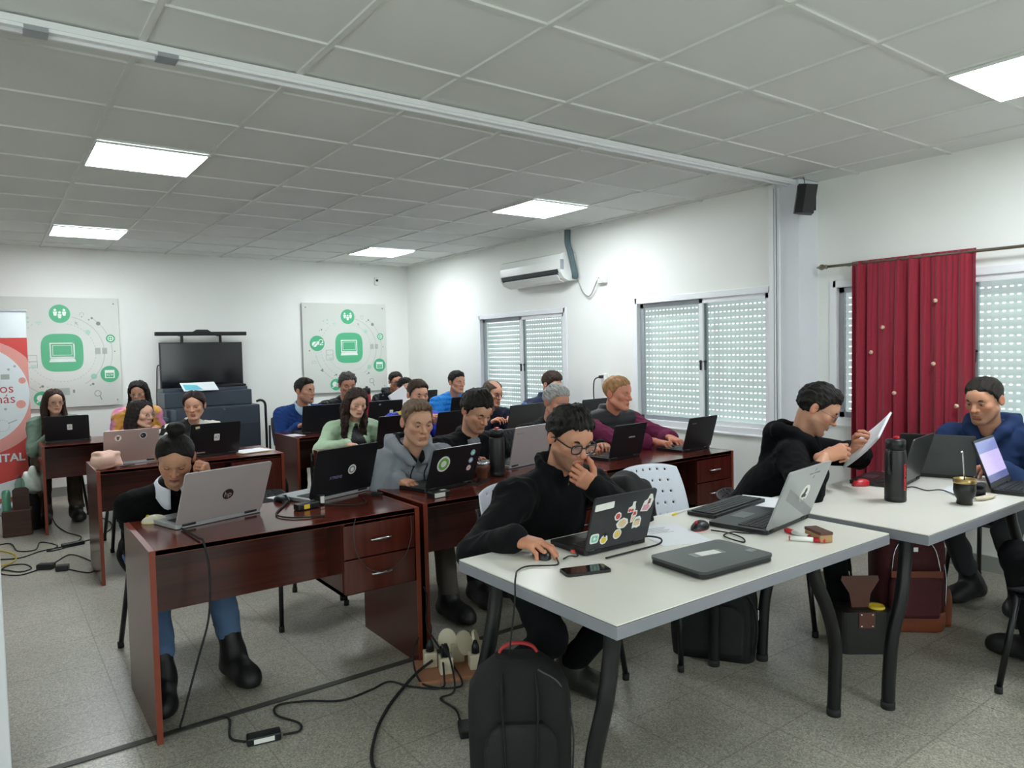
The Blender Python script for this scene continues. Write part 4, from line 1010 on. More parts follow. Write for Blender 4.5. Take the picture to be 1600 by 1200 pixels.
b = MB(); b.lathe([(.033, .185), (.038, .205), (.034, .215), (.028, .205)], (.075, -.01, 0), 20); b.build('yellow_rim', m_sty, t)
t = thing('cream_folder', 'cream folder leaning behind the carrier box', 'folder', (3.45, 1.97, 0), R(-20))
b = MB(); b.box((0, 0, .155), (.20, .012, .31), .003, Euler((R(-10), R(6), 0)).to_matrix()); b.build('cover', M('cream_card', '#cfcbb2', .7), t)
t = thing('bottle_carrier', 'brown wooden carrier with a green-labelled bottle by the red banner', 'carrier', (.165, 7.42, 0), R(-5))
m_cw = wood('carrier_wood', '#4a2b1e', '#2f1a12', 0, .5)
b = MB(); b.box((0, 0, .11), (.21, .16, .22), .008); b.build('box', m_cw, t)
b = MB(); b.prism([(-.05, 0), (.07, 0), (.07, .17), (.05, .19), (-.03, .19), (-.05, .17)], .012, Matrix(((1, 0, 0, .02), (0, 0, 1, .0), (0, 1, 0, .21), (0, 0, 0, 1)))); b.build('handle_panel', m_cw, t)
b = MB(); b.lathe([(.030, .20), (.032, .22), (.032, .37), (.026, .39), (.018, .395)], (-.07, -.03, 0), 18); b.build('bottle', M('green_foil', '#5f9b80', .3, .4), t)
t = thing('shopping_bag', 'white plastic bag and clear bottle beside the back left desk', 'bag', (.25, 7.58, .30), 0)
b = MB(); b.bm.free(); 
o = soft('bag_body', 'x', 'x', (.04, .02, 0), (.075, .07, .12), M('white_poly_bag', '#dfe8e0', .35, var=.1, scale=20), 0, 21, .25, .8); del o['label']; del o['category']; o.parent = t
b = MB(); b.lathe([(.036, 0), (.038, .01), (.038, .12), (.030, .15), (.014, .175), (.014, .195)], (-.055, -.06, 0), 18); b.build('water_bottle', glass_mat('clear_bottle', '#cfe3db'), t)
t = thing('tote_bag', 'dark tote bag on the floor under the white plastic bag', 'bag', (.245, 7.60, 0), R(5))
b = MB(); rbox(b, .18, .18, .30, .05, .15); b.build('body', m_nyl, t)
t = thing('backpack', 'small black and green backpack standing between the second-row desks', 'backpack', (1.93, 5.98, 0), R(-20))
b = MB(); rbox(b, .16, .14, .50, .05, .6); b.build('body', m_nyl, t); b = MB(); rbox(b, .08, .03, .34, .014, .4, z0=.08); b.build('green_panel', M('green_fabric', '#7fc25c', .6), t, (-.02, -.07, 0))
b = MB(); b.tube(spline([(-.06, -.03, .40), (0, -.03, .50), (.06, -.03, .40)], 6), .012, 8); b.build('blue_piping', M('blue_fabric', '#33506e', .6), t)
# sockets on a wooden board
m_ply = M('plywood_board', '#a8755a', .55, var=.1, scale=18, stretch=(1, 8, 1)); m_cream = M('cream_bakelite', '#cfc6ae', .4)
t = thing('socket_board', 'plywood board with cream socket blocks on the floor beside the nearest desk', 'power board', (1.70, 2.825, 0), R(-22))
b = MB(); b.box((0, 0, .009), (.36, .24, .018), .002); b.build('board', m_ply, t)
for k, (x, y, h) in enumerate(((-.11, .04, .07), (-.05, -.05, .075), (.09, -.04, .07), (.02, .06, .085), (.12, .07, .07))):
    b = MB(); b.box((x, y, .018+h/2), (.062, .062, h), .006); sb = b.build('socket_block', m_cream, t)
    for dx in (-.012, .012): b = MB(); b.box((x+dx, y, .018+h+.0004), (.004, .02, .001)); b.build('slot', m_blackpl, sb)
for k, (x, y, rx, rzz) in enumerate(((.045, .02, 70, 30), (-.02, .075, 80, -20), (.10, .015, 75, 70))):
    b = MB(); b.prism(circ(.045, 24, 0, 0, 1.25), .012, Matrix.Translation((x, y, .115)) @ Euler((R(rx), 0, R(rzz))).to_matrix().to_4x4()); b.build('round_socket_cover', m_cream, t)
for x, y, h in ((-.11, .04, .07), (-.05, -.05, .075), (.09, -.04, .07)):
    b = MB(); b.tube([(x, y, .018+h), (x, y, .05+h), (x, y, .075+h)], [.019, .017, .008], 12); b.build('plug', m_blackpl, t)

def cable(label, pts, r=.0045, m=None, n=8, name='floor_cable'):
    b = MB(); b.tube(spline(pts, n), r, 8); return tag(b.build(name, m or m_rub), label, 'cable')
fz = .0055
def adapter(label, x, y, rz, s=(.12, .05, .03), lab_=True, z=0):
    return puck('power_brick', label, 'adapter', x, y, z, rz, s, m_blackpl, [('label', (0, -s[1]/2-.0006, s[2]*.5), (s[0]*.6, .001, s[2]*.55), m_stw)] if lab_ else [])
adapter('black laptop adapter with pale lettering on the floor in front of the nearest desk', .80, 2.765, -12, (.125, .055, .032))
adapter('black adapter with a white label on the floor behind the black backpack', 1.44, 2.33, 65, (.10, .05, .03))
adapter('black adapter, the left one of two lying by the second desk on the left', .285, 6.05, -30, (.11, .06, .04), False)
adapter('black adapter, the right one of two lying by the second desk on the left', .375, 5.93, -15, (.08, .06, .04), False)
adapter('black adapter among the cables in front of the back left desk', .50, 6.66, 15, (.16, .05, .03), False)
cable('black cable from the silver laptop down the desk front to the floor adapter', [(.64, 3.27, .757), (.655, 3.05, .758), (.66, 2.975, .752), (.675, 2.968, .62), (.665, 2.972, .45), (.62, 2.99, .28), (.57, 3.02, .08), (.565, 3.05, fz), (.66, 3.05, fz), (.735, 3.02, fz), (.70, 2.86, fz), (.735, 2.785, fz+.004)])
cable('black cable looping from the floor adapter to the socket board', [(.868, 2.745, fz+.004), (.93, 2.74, fz), (.95, 2.80, fz), (.90, 2.92, fz), (.93, 3.0, fz), (1.04, 2.96, fz), (1.16, 2.87, fz), (1.30, 2.88, fz), (1.40, 2.90, fz), (1.45, 2.80, fz), (1.55, 2.70, fz), (1.59, 2.74, .04), (1.63, 2.83, .13)])
cable('thick black cable running from the socket board towards the viewer', [(1.60, 2.86, .06), (1.52, 2.85, .035), (1.42, 2.80, .012), (1.28, 2.68, .007), (1.15, 2.52, .007), (1.05, 2.32, .007), (1.08, 2.10, .007), (1.1, 1.9, .007)], .0065)
cable('black cable from the socket board to the adapter behind the backpack', [(1.62, 2.80, .15), (1.60, 2.70, .12), (1.57, 2.62, .02), (1.50, 2.62, fz), (1.50, 2.50, fz), (1.46, 2.40, fz+.01)])
cable('black cable rising from the socket board beside the desk panel', [(1.575, 2.94, .15), (1.52, 2.90, .10), (1.50, 2.78, .012), (1.60, 2.66, .008), (1.66, 2.72, .02), (1.645, 2.97, .16), (1.66, 3.0, .3), (1.642, 3.0, .36)])
cable('yellow cable curling on the floor at the far left', [(-.10, 6.95, fz), (.03, 6.85, fz), (.12, 6.62, fz), (.10, 6.40, fz), (0, 6.33, fz), (-.1, 6.4, fz)], .006, M('yellow_cable', '#b9a53a', .6))
cable('black cable tangle spreading in front of the back left desk', [(-.1, 7.0, fz), (.09, 7.08, fz), (.14, 6.75, fz), (.25, 6.70, fz), (.30, 6.95, fz), (.40, 6.72, fz), (.32, 6.58, fz), (.45, 6.62, fz), (.58, 6.90, fz), (.50, 7.20, fz), (.45, 7.6, fz), (.44, 8.2, fz)])
cable('black cable running between the left adapters and the second desk', [(.40, 5.93, fz), (.52, 5.72, fz), (.58, 5.9, fz), (.52, 6.2, fz), (.45, 6.35, fz), (.36, 6.2, fz), (.31, 6.07, fz+.01)])
cable('black cable winding left of the two floor adapters', [(-.12, 6.15, fz), (.02, 6.22, fz), (.13, 6.07, fz), (.20, 6.12, fz), (.16, 6.28, fz), (.06, 6.30, fz), (.02, 6.12, fz), (.12, 5.98, fz), (.22, 6.03, fz), (.25, 6.06, fz+.008)])
cable('long black cable crossing the floor behind the second desk', [(.02, 6.55, fz), (.15, 6.5, fz), (.28, 6.62, fz), (.42, 6.66, fz), (.6, 6.75, fz), (.74, 6.9, fz), (.85, 7.3, fz), (.75, 8.0, fz)])
cable('black mouse cable hanging over the edge of the nearest white table', [(1.57, 1.91, .756), (1.52, 1.85, .7555), (1.44, 1.90, .7555), (1.38, 1.88, .757), (1.335, 1.83, .760), (1.302, 1.79, .755), (1.292, 1.78, .70), (1.30, 1.82, .55), (1.38, 1.95, .40)], .0028, n=10)
cable('black cable from the hidden mouse to the sticker-covered laptop', [(1.58, 1.885, .756), (1.62, 1.90, .7555), (1.64, 1.88, .7555), (1.655, 1.905, .760)], .0025)
cable('black charging cable at the right side of the sticker-covered laptop', [(1.70, 1.80, .7555), (1.85, 1.80, .7555), (1.965, 1.80, .757), (2.01, 1.83, .763), (2.0, 1.875, .765), (1.972, 1.90, .762)], .0035)
cable('thin black mouse cable looping in front of the grey laptop', [(2.27, 1.805, .757), (2.29, 1.74, .7555), (2.27, 1.66, .7555), (2.22, 1.62, .7555), (2.24, 1.72, .7555), (2.30, 1.73, .758), (2.33, 1.70, .7555), (2.36, 1.66, .757)], .0028, n=10)
cable('black cable lying across the nearest desk beside the mouse', [(1.17, 3.50, .76), (1.12, 3.42, .7555), (1.04, 3.27, .7555), (1.06, 3.17, .7555), (1.12, 3.12, .7555), (1.20, 3.09, .7555)], .004)
cable('black cable from the yellow-labelled adapter across the desk', [(1.26, 3.32, .766), (1.33, 3.28, .7555), (1.40, 3.22, .7555), (1.47, 3.24, .7555), (1.50, 3.34, .7555)], .003)
cable('thin black cable on the table by the black thermos', [(3.62, 1.72, .7555), (3.70, 1.70, .7555), (3.66, 1.62, .7555), (3.72, 1.58, .7555), (3.66, 1.50, .7555), (3.60, 1.44, .7555), (3.62, 1.40, .7555)], .0028)
cable('black cable looping down the drawers of the nearest desk', [(1.30, 2.985, .745), (1.285, 2.975, .70), (1.29, 2.966, .60), (1.34, 2.962, .52), (1.43, 2.955, .49), (1.52, 2.962, .53), (1.565, 2.966, .62), (1.57, 2.975, .72)], .0018, m_ldk)
cable('black cable on the rear part of the second desk beside the rose-grey laptop', [(.80, 5.50, .7555), (.70, 5.44, .7555), (.86, 5.42, .7555), (.95, 5.47, .7555)], .003)
# ================================================================== people: implicit surfaces meshed with OpenVDB
class Field:
    def __init__(s, lo, hi, h):
        s.lo = np.array(lo, float); s.h = h
        n = np.maximum(4, np.ceil((np.array(hi)-s.lo)/h).astype(int)+1)
        s.n = n; s.d = np.full(n, .3, np.float32)
        s.ax = [s.lo[k]+h*np.arange(n[k]) for k in range(3)]
    def _sl(s, lo, hi):
        out = []
        for k in range(3):
            a = int(np.clip(np.floor((lo[k]-s.lo[k])/s.h), 0, s.n[k])); b = int(np.clip(np.ceil((hi[k]-s.lo[k])/s.h)+1, 0, s.n[k]))
            if b <= a: return None
            out.append(slice(a, b))
        return tuple(out)
    def _g(s, sl):
        return np.stack(np.meshgrid(s.ax[0][sl[0]], s.ax[1][sl[1]], s.ax[2][sl[2]], indexing='ij'), -1)
    def op(s, fn, lo, hi, k, mode='u'):
        m = k+3*s.h
        sl = s._sl(np.array(lo)-m, np.array(hi)+m)
        if sl is None: return
        d2 = fn(s._g(sl)); a = s.d[sl]
        if mode == 's': d2 = -d2
        h = np.maximum(k-np.abs(a-d2), 0)/max(k, 1e-6)
        s.d[sl] = (np.minimum(a, d2)-h*h*k/4) if mode == 'u' else (np.maximum(a, d2)+h*h*k/4)
    def cone(s, a, b, ra, rb, k=.01, mode='u', B=None, sc=(1, 1, 1)):
        """tapered capsule; B/sc squash the space for flat sections (rows of B are the squash axes)"""
        a = np.array(a, float); b = np.array(b, float); r = max(ra, rb)
        if B is None: T = np.diag(1/np.array(sc, float))
        else: T = np.diag(1/np.array(sc, float)) @ np.array(B, float)
        ab = T @ (b-a); L2 = max(ab @ ab, 1e-9)
        def fn(P):
            q = (P-a) @ T.T
            t = np.clip(q @ ab/L2, 0, 1)
            return np.linalg.norm(q-t[..., None]*ab, axis=-1)-(ra+(rb-ra)*t)
        e = r*max(1, max(sc))
        s.op(fn, np.minimum(a, b)-e, np.maximum(a, b)+e, k, mode)
    def ell(s, c, r, k=.01, mode='u', Rm=None):
        c = np.array(c, float); r = np.array(r, float)
        def fn(P):
            q = P-c
            if Rm is not None: q = q @ Rm
            k0 = np.linalg.norm(q/r, axis=-1); k1 = np.linalg.norm(q/(r*r), axis=-1)
            return k0*(k0-1)/np.maximum(k1, 1e-6)
        e = max(r) if Rm is not None else r
        s.op(fn, c-e, c+e, k, mode)
    def disp(s, fn):
        m = np.abs(s.d) < .03
        idx = np.argwhere(m)
        P = s.lo+idx*s.h
        s.d[m] += fn(P)
    def mesh(s):
        g = openvdb.FloatGrid(); g.background = .3
        s.d[0] = s.d[-1] = .05; s.d[:, 0] = s.d[:, -1] = .05; s.d[:, :, 0] = s.d[:, :, -1] = .05
        g.copyFromArray(np.ascontiguousarray(s.d, dtype=np.float32))
        p, q = g.convertToQuads(isovalue=0.0)
        return np.asarray(p, float)*s.h+s.lo, np.asarray(q, int)[:, ::-1]

def waves(seed, f, n=6, aniso=(1, 1, 1)):
    rs = np.random.RandomState(seed); K = rs.normal(0, 1, (n, 3)); K /= np.linalg.norm(K, axis=1, keepdims=True); K *= rs.uniform(.6, 1.5, (n, 1))*f*np.array(aniso); PH = rs.uniform(0, 6.28, n)
    K2 = rs.normal(0, f*.35, (3, 3))
    def fn(P):
        W = P+.25/f*6*np.sin(P @ K2.T)*.5
        return np.sin(W @ K.T+PH).mean(-1)
    return fn

def np_mesh(name, V, Q, mats, col=None, mi=None):
    me = bpy.data.meshes.new(name)
    me.vertices.add(len(V)); me.vertices.foreach_set('co', np.asarray(V, np.float32).ravel())
    me.loops.add(len(Q)*4); me.loops.foreach_set('vertex_index', np.asarray(Q, np.int32).ravel())
    me.polygons.add(len(Q)); me.polygons.foreach_set('loop_start', np.arange(0, len(Q)*4, 4, dtype=np.int32))
    me.polygons.foreach_set('use_smooth', np.ones(len(Q), bool))
    for m in (mats if isinstance(mats, (list, tuple)) else [mats]): me.materials.append(m)
    if mi is not None: me.polygons.foreach_set('material_index', np.asarray(mi, np.int32))
    if col is not None:
        a = me.color_attributes.new('Col', 'FLOAT_COLOR', 'POINT')
        a.data.foreach_set('color', np.concatenate([col, np.ones((len(col), 1))], 1).astype(np.float32).ravel())
    me.update(); me.validate()
    return me

def col_mat(name, rough=.5, bump=.1, bscale=300, spec=.4, sss=False):
    """material whose colour is the surface's own colour attribute, broken up by noise"""
    if name in _mats: return _mats[name]
    m = bpy.data.materials.new(name); m.use_nodes = True
    nt = m.node_tree; b = nt.nodes['Principled BSDF']; L = nt.links.new
    at = nt.nodes.new('ShaderNodeVertexColor'); at.layer_name = 'Col'
    tc = nt.nodes.new('ShaderNodeTexCoord'); nz = nt.nodes.new('ShaderNodeTexNoise'); nz.inputs['Scale'].default_value = 55; nz.inputs['Detail'].default_value = 4; L(tc.outputs['Object'], nz.inputs['Vector'])
    mr = nt.nodes.new('ShaderNodeMapRange'); mr.inputs[3].default_value = .93; mr.inputs[4].default_value = 1.07; L(nz.outputs['Fac'], mr.inputs[0])
    mx = nt.nodes.new('ShaderNodeMix'); mx.data_type = 'RGBA'; mx.blend_type = 'MULTIPLY'; mx.inputs['Factor'].default_value = 1
    L(at.outputs['Color'], mx.inputs['A']); L(mr.outputs[0], mx.inputs['B']); L(mx.outputs['Result'], b.inputs['Base Color'])
    b.inputs['Roughness'].default_value = rough; b.inputs['Specular IOR Level'].default_value = spec
    n2 = nt.nodes.new('ShaderNodeTexNoise'); n2.inputs['Scale'].default_value = bscale; L(tc.outputs['Object'], n2.inputs['Vector'])
    bp = nt.nodes.new('ShaderNodeBump'); bp.inputs['Strength'].default_value = bump; bp.inputs['Distance'].default_value = .002; L(n2.outputs['Fac'], bp.inputs['Height']); L(bp.outputs[0], b.inputs['Normal'])
    if sss:
        b.inputs['Subsurface Weight'].default_value = .12; b.inputs['Subsurface Radius'].default_value = (.012, .005, .003)
    _mats[name] = m
    return m
m_skin = col_mat('skin', .48, .08, 500, .35, True)
m_eyew = M('eye_white', '#d9d4cc', .25); m_iris = M('eye_iris', '#2b1a12', .15)

FAIR = .07
def fair(hx):
    '''skin base colour a little lighter than the listed tone'''
    c = np.array(lin(hx)[:3]); return c+(np.array([.95, .72, .58])-c)*FAIR
# ---------------- head (local: +Y face forward, +Z up, origin mid-head)
def head_mesh(h, fem=False, jaw=1., wide=1., nose=1., lid=0., age=0., skin='#c99a80', stub=0., fade=0., haircol='#1a1310', lipcol=None, seed=0, hl_raise=0., neck=(0, -.064, -.215)):
    F = Field(np.minimum((-.105, -.145, -.225), np.array(neck)-.07), np.maximum((.105, .135, .14), np.array(neck)+.07), h)
    F.ell((0, -.012, .035), (.076*wide, .096, .083), .01)
    F.ell((0, .026, -.032), (.060*wide*(.96 if fem else 1), .064, .080), .035)
    jr = .016 if fem else .019
    for s in (-1, 1):
        F.cone((s*.054*wide*jaw, .002, -.050), (s*.020*jaw, .072, -.094), jr, jr*.95, .028)
        F.ell((s*.043*wide, .058, -.014), (.022, .020, .018), .022)
    F.ell((0, .078, -.097), (.019 if not fem else .014, .017, .016), .022)
    br = .010 if not fem else .007
    F.cone((-.012, .083, .024), (-.042, .068, .026), br, br*.8, .018); F.cone((.012, .083, .024), (.042, .068, .026), br, br*.8, .018)
    F.ell((0, .070, .045), (.045, .022, .03), .025)
    for s in (-1, 1):
        F.ell((s*.032, .099, .006), (.019, .018, .0125), .014, 's')
        F.ell((s*.0315, .0720, .006), (.0140, .0138, .0130), .004)
    F.cone((0, .083, .020), (0, .108*nose+.001, -.022), .0085, .0112*nose, .010)
    F.cone((-.0140*nose, .094, -.027), (.0140*nose, .094, -.027), .0082, .0082, .008)
    F.ell((0, .109*nose+.0015, -.024), (.0112*nose, .011, .0095), .006)
    for s in (-1, 1): F.ell((s*.0065, .100, -.034), (.0038, .006, .003), .003, 's')
    F.ell((0, .078, -.058), (.030, .019, .022), .014)
    F.cone((-.020, .086, -.0585), (0, .0965, -.0545), .0028, .0048, .005); F.cone((.020, .086, -.0585), (0, .0965, -.0545), .0028, .0048, .005)
    F.cone((-.017, .088, -.0645), (0, .0955, -.0665), .0032, .0058, .005); F.cone((.017, .088, -.0645), (0, .0955, -.0665), .0032, .0058, .005)
    F.cone((-.022, .0905, -.0605), (.022, .0905, -.0605), .0014, .0014, .003, 's')
    F.cone((-.012, .1015, -.0605), (.012, .1015, -.0605), .0018, .0018, .003, 's')
    F.ell((0, .094, -.079), (.020, .010, .006), .008, 's')
    for s in (-1, 1):                                                   # ears with a concha
        a = math.radians(18*s); Rm = np.array([[math.cos(a), -math.sin(a), 0], [math.sin(a), math.cos(a), 0], [0, 0, 1]])
        F.ell((s*.081*wide, -.016, .000), (.0085, .019, .031), .006, 'u', Rm)
        F.ell((s*.091*wide, -.010, .002), (.007, .010, .017), .004, 's', Rm)
    F.cone((0, -.020, -.05), neck, .052*(.86 if fem else 1.02), .055*(.86 if fem else 1.04), .02)
    V, Q = F.mesh()
    x, y, z = V.T
    c0 = fair(skin); C = np.tile(c0, (len(V), 1))
    def mixc(mask, c, amt): 
        mk = (np.clip(mask, 0, 1)*amt)[:, None]; C[:] = C*(1-mk)+np.array(c)*mk
    front = np.clip(y/.05, 0, 1)
    red = c0*np.array([1.05, .72, .66])
    for s in (-1, 1): mixc(np.exp(-(((x-s*.043)/.022)**2+((z+.022)/.020)**2))*front, red, .45)
    mixc(np.exp(-((x/.016)**2+((z+.024)/.014)**2))*front, red, .5)
    mixc(np.clip((np.abs(x)-.074*wide)/.006, 0, 1)*(np.abs(z) < .035), red, .5)
    lc = np.array(lin(lipcol)[:3]) if lipcol else c0*np.array([.82, .52, .50])
    mixc((((x/.024)**2+((z+.0615)/.0098)**2) < 1)*(y > .08)*1., lc, .8)
    mixc(((np.abs(z+.0605) < .0014) & (np.abs(x) < .022) & (y > .08))*1., c0*.25, .7)
    hc = np.array(lin(haircol)[:3])
    if stub:
        beard = np.clip((-.036-z)/.014, 0, 1)*np.clip((y+.012)/.03, 0, 1)*(1-np.clip(((x/.026)**2+((z+.0615)/.012)**2 < 1)*1., 0, 1))
        beard *= np.clip((z+.135)/.015, 0, 1)
        mixc(beard, hc*1.6+c0*.12, stub)
    if fade:
        hl = np.interp(y, [-.12, -.05, -.02, .01, .03, .05, .07], [-.075, -.07, -.035, -.025, .01, .04, .07])+hl_raise
        mixc(np.clip((z-hl)/.02, 0, 1)*(1-np.clip((np.abs(x)-.078*wide)/.003, 0, 1)), hc*1.2+c0*.10, fade)
    for s in (-1, 1): mixc(np.exp(-(((x-s*.032)/.018)**2+((z-.002)/.010)**2))*(y > .06), c0*np.array([.80, .66, .64]), .35)
    return V, Q, C

def hairline(y): return np.interp(y, [-.13, -.06, -.035, -.02, .004, .018, .034, .055, .075, .12], [-.080, -.078, -.060, -.018, -.016, .010, .030, .052, .066, .068])
def hair_mesh(h, style, wide=1., top=.020, side=.009, quiff=0., seed=1, amp=.0035, length=.36, fem=False, part=0., raise_=0., yl=None):
    long_ = style in ('long', 'wavy')
    lo = (-.15, -.20, -.50 if long_ else -.13); hi = (.15, .15, .19)
    F = Field(lo, hi, h)
    F.ell((0, -.014, .036), (.0775*wide+side, .099+side, .085+side), .005)
    [F.ell((q*.024, -.008, .048), (.056*wide+side*.6, .088, .064+top), .018) for q in (-1, 1)]
    if quiff: F.ell((part, .048, .096), (.052, .032, .022+quiff), .02)
    if style == 'fringe':
        for k in range(7): F.cone((-.045+.015*k, .02, .115), (-.060+.018*k, .094-.0004*abs(k-3)*10, .060-.002*k), .017, .007, .012)
    w0 = waves(seed, 95, 7, (1.5, .5, .8)); w1 = waves(seed+9, 40, 6)
    w4 = waves(seed+4, 260, 6, (1.5, .45, .8)); F.disp(lambda P: amp*w0(P)*1.2+amp*.6*w1(P)+amp*1.3*w4(P))
    if style in ('long', 'wavy', 'pulled'): F.disp(lambda P: .007*np.exp(-((P[:, 0]-part)/.007)**2)*(P[:, 2] > .06))
    G = F._g(tuple(slice(0, n) for n in F.n))
    c_ = (hairline(G[..., 1])+(raise_+(0 if fem else .005)+.012*np.clip((np.abs(G[..., 0])-.030)/.022, 0, 1)*(0 if fem else 1))*np.clip(G[..., 1]/.05, 0, 1)-G[..., 2])*.85
    if style in ('long', 'wavy', 'pulled', 'bun'): c_ = c_+(.004+.020*np.exp(-((G[..., 0]-part)/.034)**2))*np.clip(G[..., 1]/.05, 0, 1)
    jag = .010*np.sin(G[..., 0]*260+3*np.sin(G[..., 1]*90+seed)+2*np.sin(G[..., 0]*77+seed))*(0 if style in ('pulled', 'bun', 'long', 'wavy') else 1)
    a = F.d; c_ = c_+jag*.5; k = .016
    hh = np.maximum(k-np.abs(a-c_), 0)/k; F.d = (np.maximum(a, c_)+hh*hh*k/4).astype(np.float32)
    if style == 'balding':
        F.ell((0, .03, .135), (.055, .105, .062), .012, 's')
    for s in (-1, 1):
        if not long_: F.ell((s*.086*wide, -.010, -.002), (.014, .019, .027), .004, 's')
    if style == 'bun':
        F.ell((0, -.078, .128), (.046, .040, .034), .008)
        F.disp(lambda P: .0025*waves(4, 160)(P)*(P[:, 2] > .105))
    if style == 'bun' or style == 'pulled':
        F.ell((0, -.10, .0), (.05, .03, .05), .02)
    if long_:
        rs = np.random.RandomState(seed); wv = .014 if style == 'wavy' else .004
        for s in (-1, 1):
            for i in range(17):
                u = i/16
                ang = math.pi*(.30+.72*u)                   # from the temple round to the nape
                top_ = np.array([s*.050*math.sin(ang)*wide, -.015+.07*math.cos(ang), .095])
                p1 = np.array([s*.086*math.sin(ang)*wide, -.020+.082*math.cos(ang), .020])
                fx = .090+.014*rs.rand()
                p2 = np.array([s*fx*max(.35, math.sin(ang)), -.030+.080*math.cos(ang)-.01, -.10])
                fwd = .075 if u < .45 else -.03
                p3 = np.array([s*(.080+.035*rs.rand())*max(.4, math.sin(ang)), .0+fwd*.6-.05*u, -.20]); p4 = p3+np.array([s*.010*rs.randn(), .03*(1-2*u)*.6, -(length-.22)*(.8+.35*rs.rand())])
                pts = [np.array(p) for p in spline([top_, p1, p2, p3, p4], 4)]
                n = len(pts); f0 = rs.rand()*6
                for q in range(n-1):
                    r0 = .0145*(1-.62*(q/n)**2.2); r1 = .0145*(1-.62*((q+1)/n)**2.2)
                    o0 = wv*np.array([math.sin(q*.9+f0), math.cos(q*.8+f0*2), 0])*min(1, q/9); o1 = wv*np.array([math.sin((q+1)*.9+f0), math.cos((q+1)*.8+f0*2), 0])*min(1, (q+1)/9)
                    if pts[q+1][2] < -.48: break
                    F.cone(pts[q]+o0, pts[q+1]+o1, r0, r1, .014)
        F.ell((0, -.062, -.06), (.080*wide, .052, .15), .02)
        w2 = waves(seed+3, 260, 6, (1.3, 1.3, .12)); F.disp(lambda P: .0028*w2(P))
        F.ell((0, .105, -.045), (.056, .075, .105), .012, 's')      # keep the face clear
    return F.mesh()

# ---------------- hand (right hand: +Y fingers, palm -Z, thumb at -X)
HANDS = {}
def hand_mesh(pose):
    if pose in HANDS: return HANDS[pose]
    F = Field((-.10, -.09, -.12), (.075, .215, .06), .0026)
    curl = {'type': [(28, 42, 28), (26, 44, 28), (28, 46, 30), (30, 46, 30)], 'mouse': [(12, 34, 22), (14, 32, 22), (24, 42, 28), (30, 46, 30)],
            'hold': [(38, 52, 30), (48, 60, 34), (56, 64, 36), (62, 64, 36)], 'fist': [(58, 78, 40), (62, 84, 42), (64, 86, 42), (64, 86, 40)], 'chin': [(46, 62, 30), (54, 70, 34), (60, 74, 36), (64, 76, 36)]}[pose]
    kn = [(-.027, .086, .002), (-.009, .091, .005), (.010, .087, .004), (.027, .078, -.001)]
    ln = [(.043, .026, .021), (.047, .030, .022), (.043, .028, .021), (.034, .021, .019)]
    F.cone((0, -.028, 0), (0, -.005, 0), .025, .024, .01, sc=(1.08, 1, .82))
    for i, k in enumerate(kn): F.cone(((-.013, -.005, .006, .013)[i], .004, -.002), k, .0145, .0112, .014)
    F.ell((-.020, .034, -.010), (.017, .028, .014), .012); F.ell((.018, .034, -.010), (.013, .030, .013), .012)
    for i, k in enumerate(kn):
        p = np.array(k); a = 0; sp = (-.12, -.03, .04, .14)[i]
        for j in range(3):
            a += math.radians(curl[i][j]); L_ = ln[i][j]
            d = np.array([sp*math.cos(a), math.cos(a), -math.sin(a)]); d /= np.linalg.norm(d)
            r0 = (.0094, .0084, .0076)[j]*(1, 1.02, 1, .88)[i]; r1 = (.0084, .0076, .0062)[j]*(1, 1.02, 1, .88)[i]
            F.cone(p, p+d*L_, r0, r1, .0035); p = p+d*L_
    th = {'type': [(-.024, .020, -.006), (-.046, .050, -.020), (-.046, .082, -.030), (-.040, .106, -.038)], 'mouse': [(-.024, .020, -.006), (-.050, .048, -.016), (-.054, .082, -.026), (-.048, .106, -.036)],
          'hold': [(-.022, .020, -.010), (-.040, .046, -.034), (-.030, .078, -.052), (-.020, .102, -.058)], 'fist': [(-.022, .020, -.010), (-.042, .050, -.028), (-.028, .080, -.046), (-.006, .090, -.052)],
          'chin': [(-.024, .020, -.006), (-.054, .044, -.014), (-.070, .072, -.018), (-.078, .100, -.016)]}[pose]
    rr = [.0150, .0118, .0102, .0078]
    for j in range(3): F.cone(th[j], th[j+1], rr[j], rr[j+1], .008)
    HANDS[pose] = F.mesh(); return HANDS[pose]

def rotm(rz=0, rx=0, ry=0): return np.array(Euler((rx, ry, rz), 'XYZ').to_matrix()) if False else np.array(Matrix.Rotation(rz, 3, 'Z') @ Matrix.Rotation(rx, 3, 'X') @ Matrix.Rotation(ry, 3, 'Y'))
def ik(a, t, l1, l2, pole):
    a, t = np.array(a, float), np.array(t, float); v = t-a; D = np.linalg.norm(v)
    if D > (l1+l2)*.995: t = a+v/D*(l1+l2)*.995; v = t-a; D = np.linalg.norm(v)
    u = v/D; x = (l1*l1-l2*l2+D*D)/(2*D); hgt = math.sqrt(max(l1*l1-x*x, 1e-6))
    p = np.array(pole, float); p = p-u*(p @ u); p /= np.linalg.norm(p)
    return a+u*x+p*hgt, t

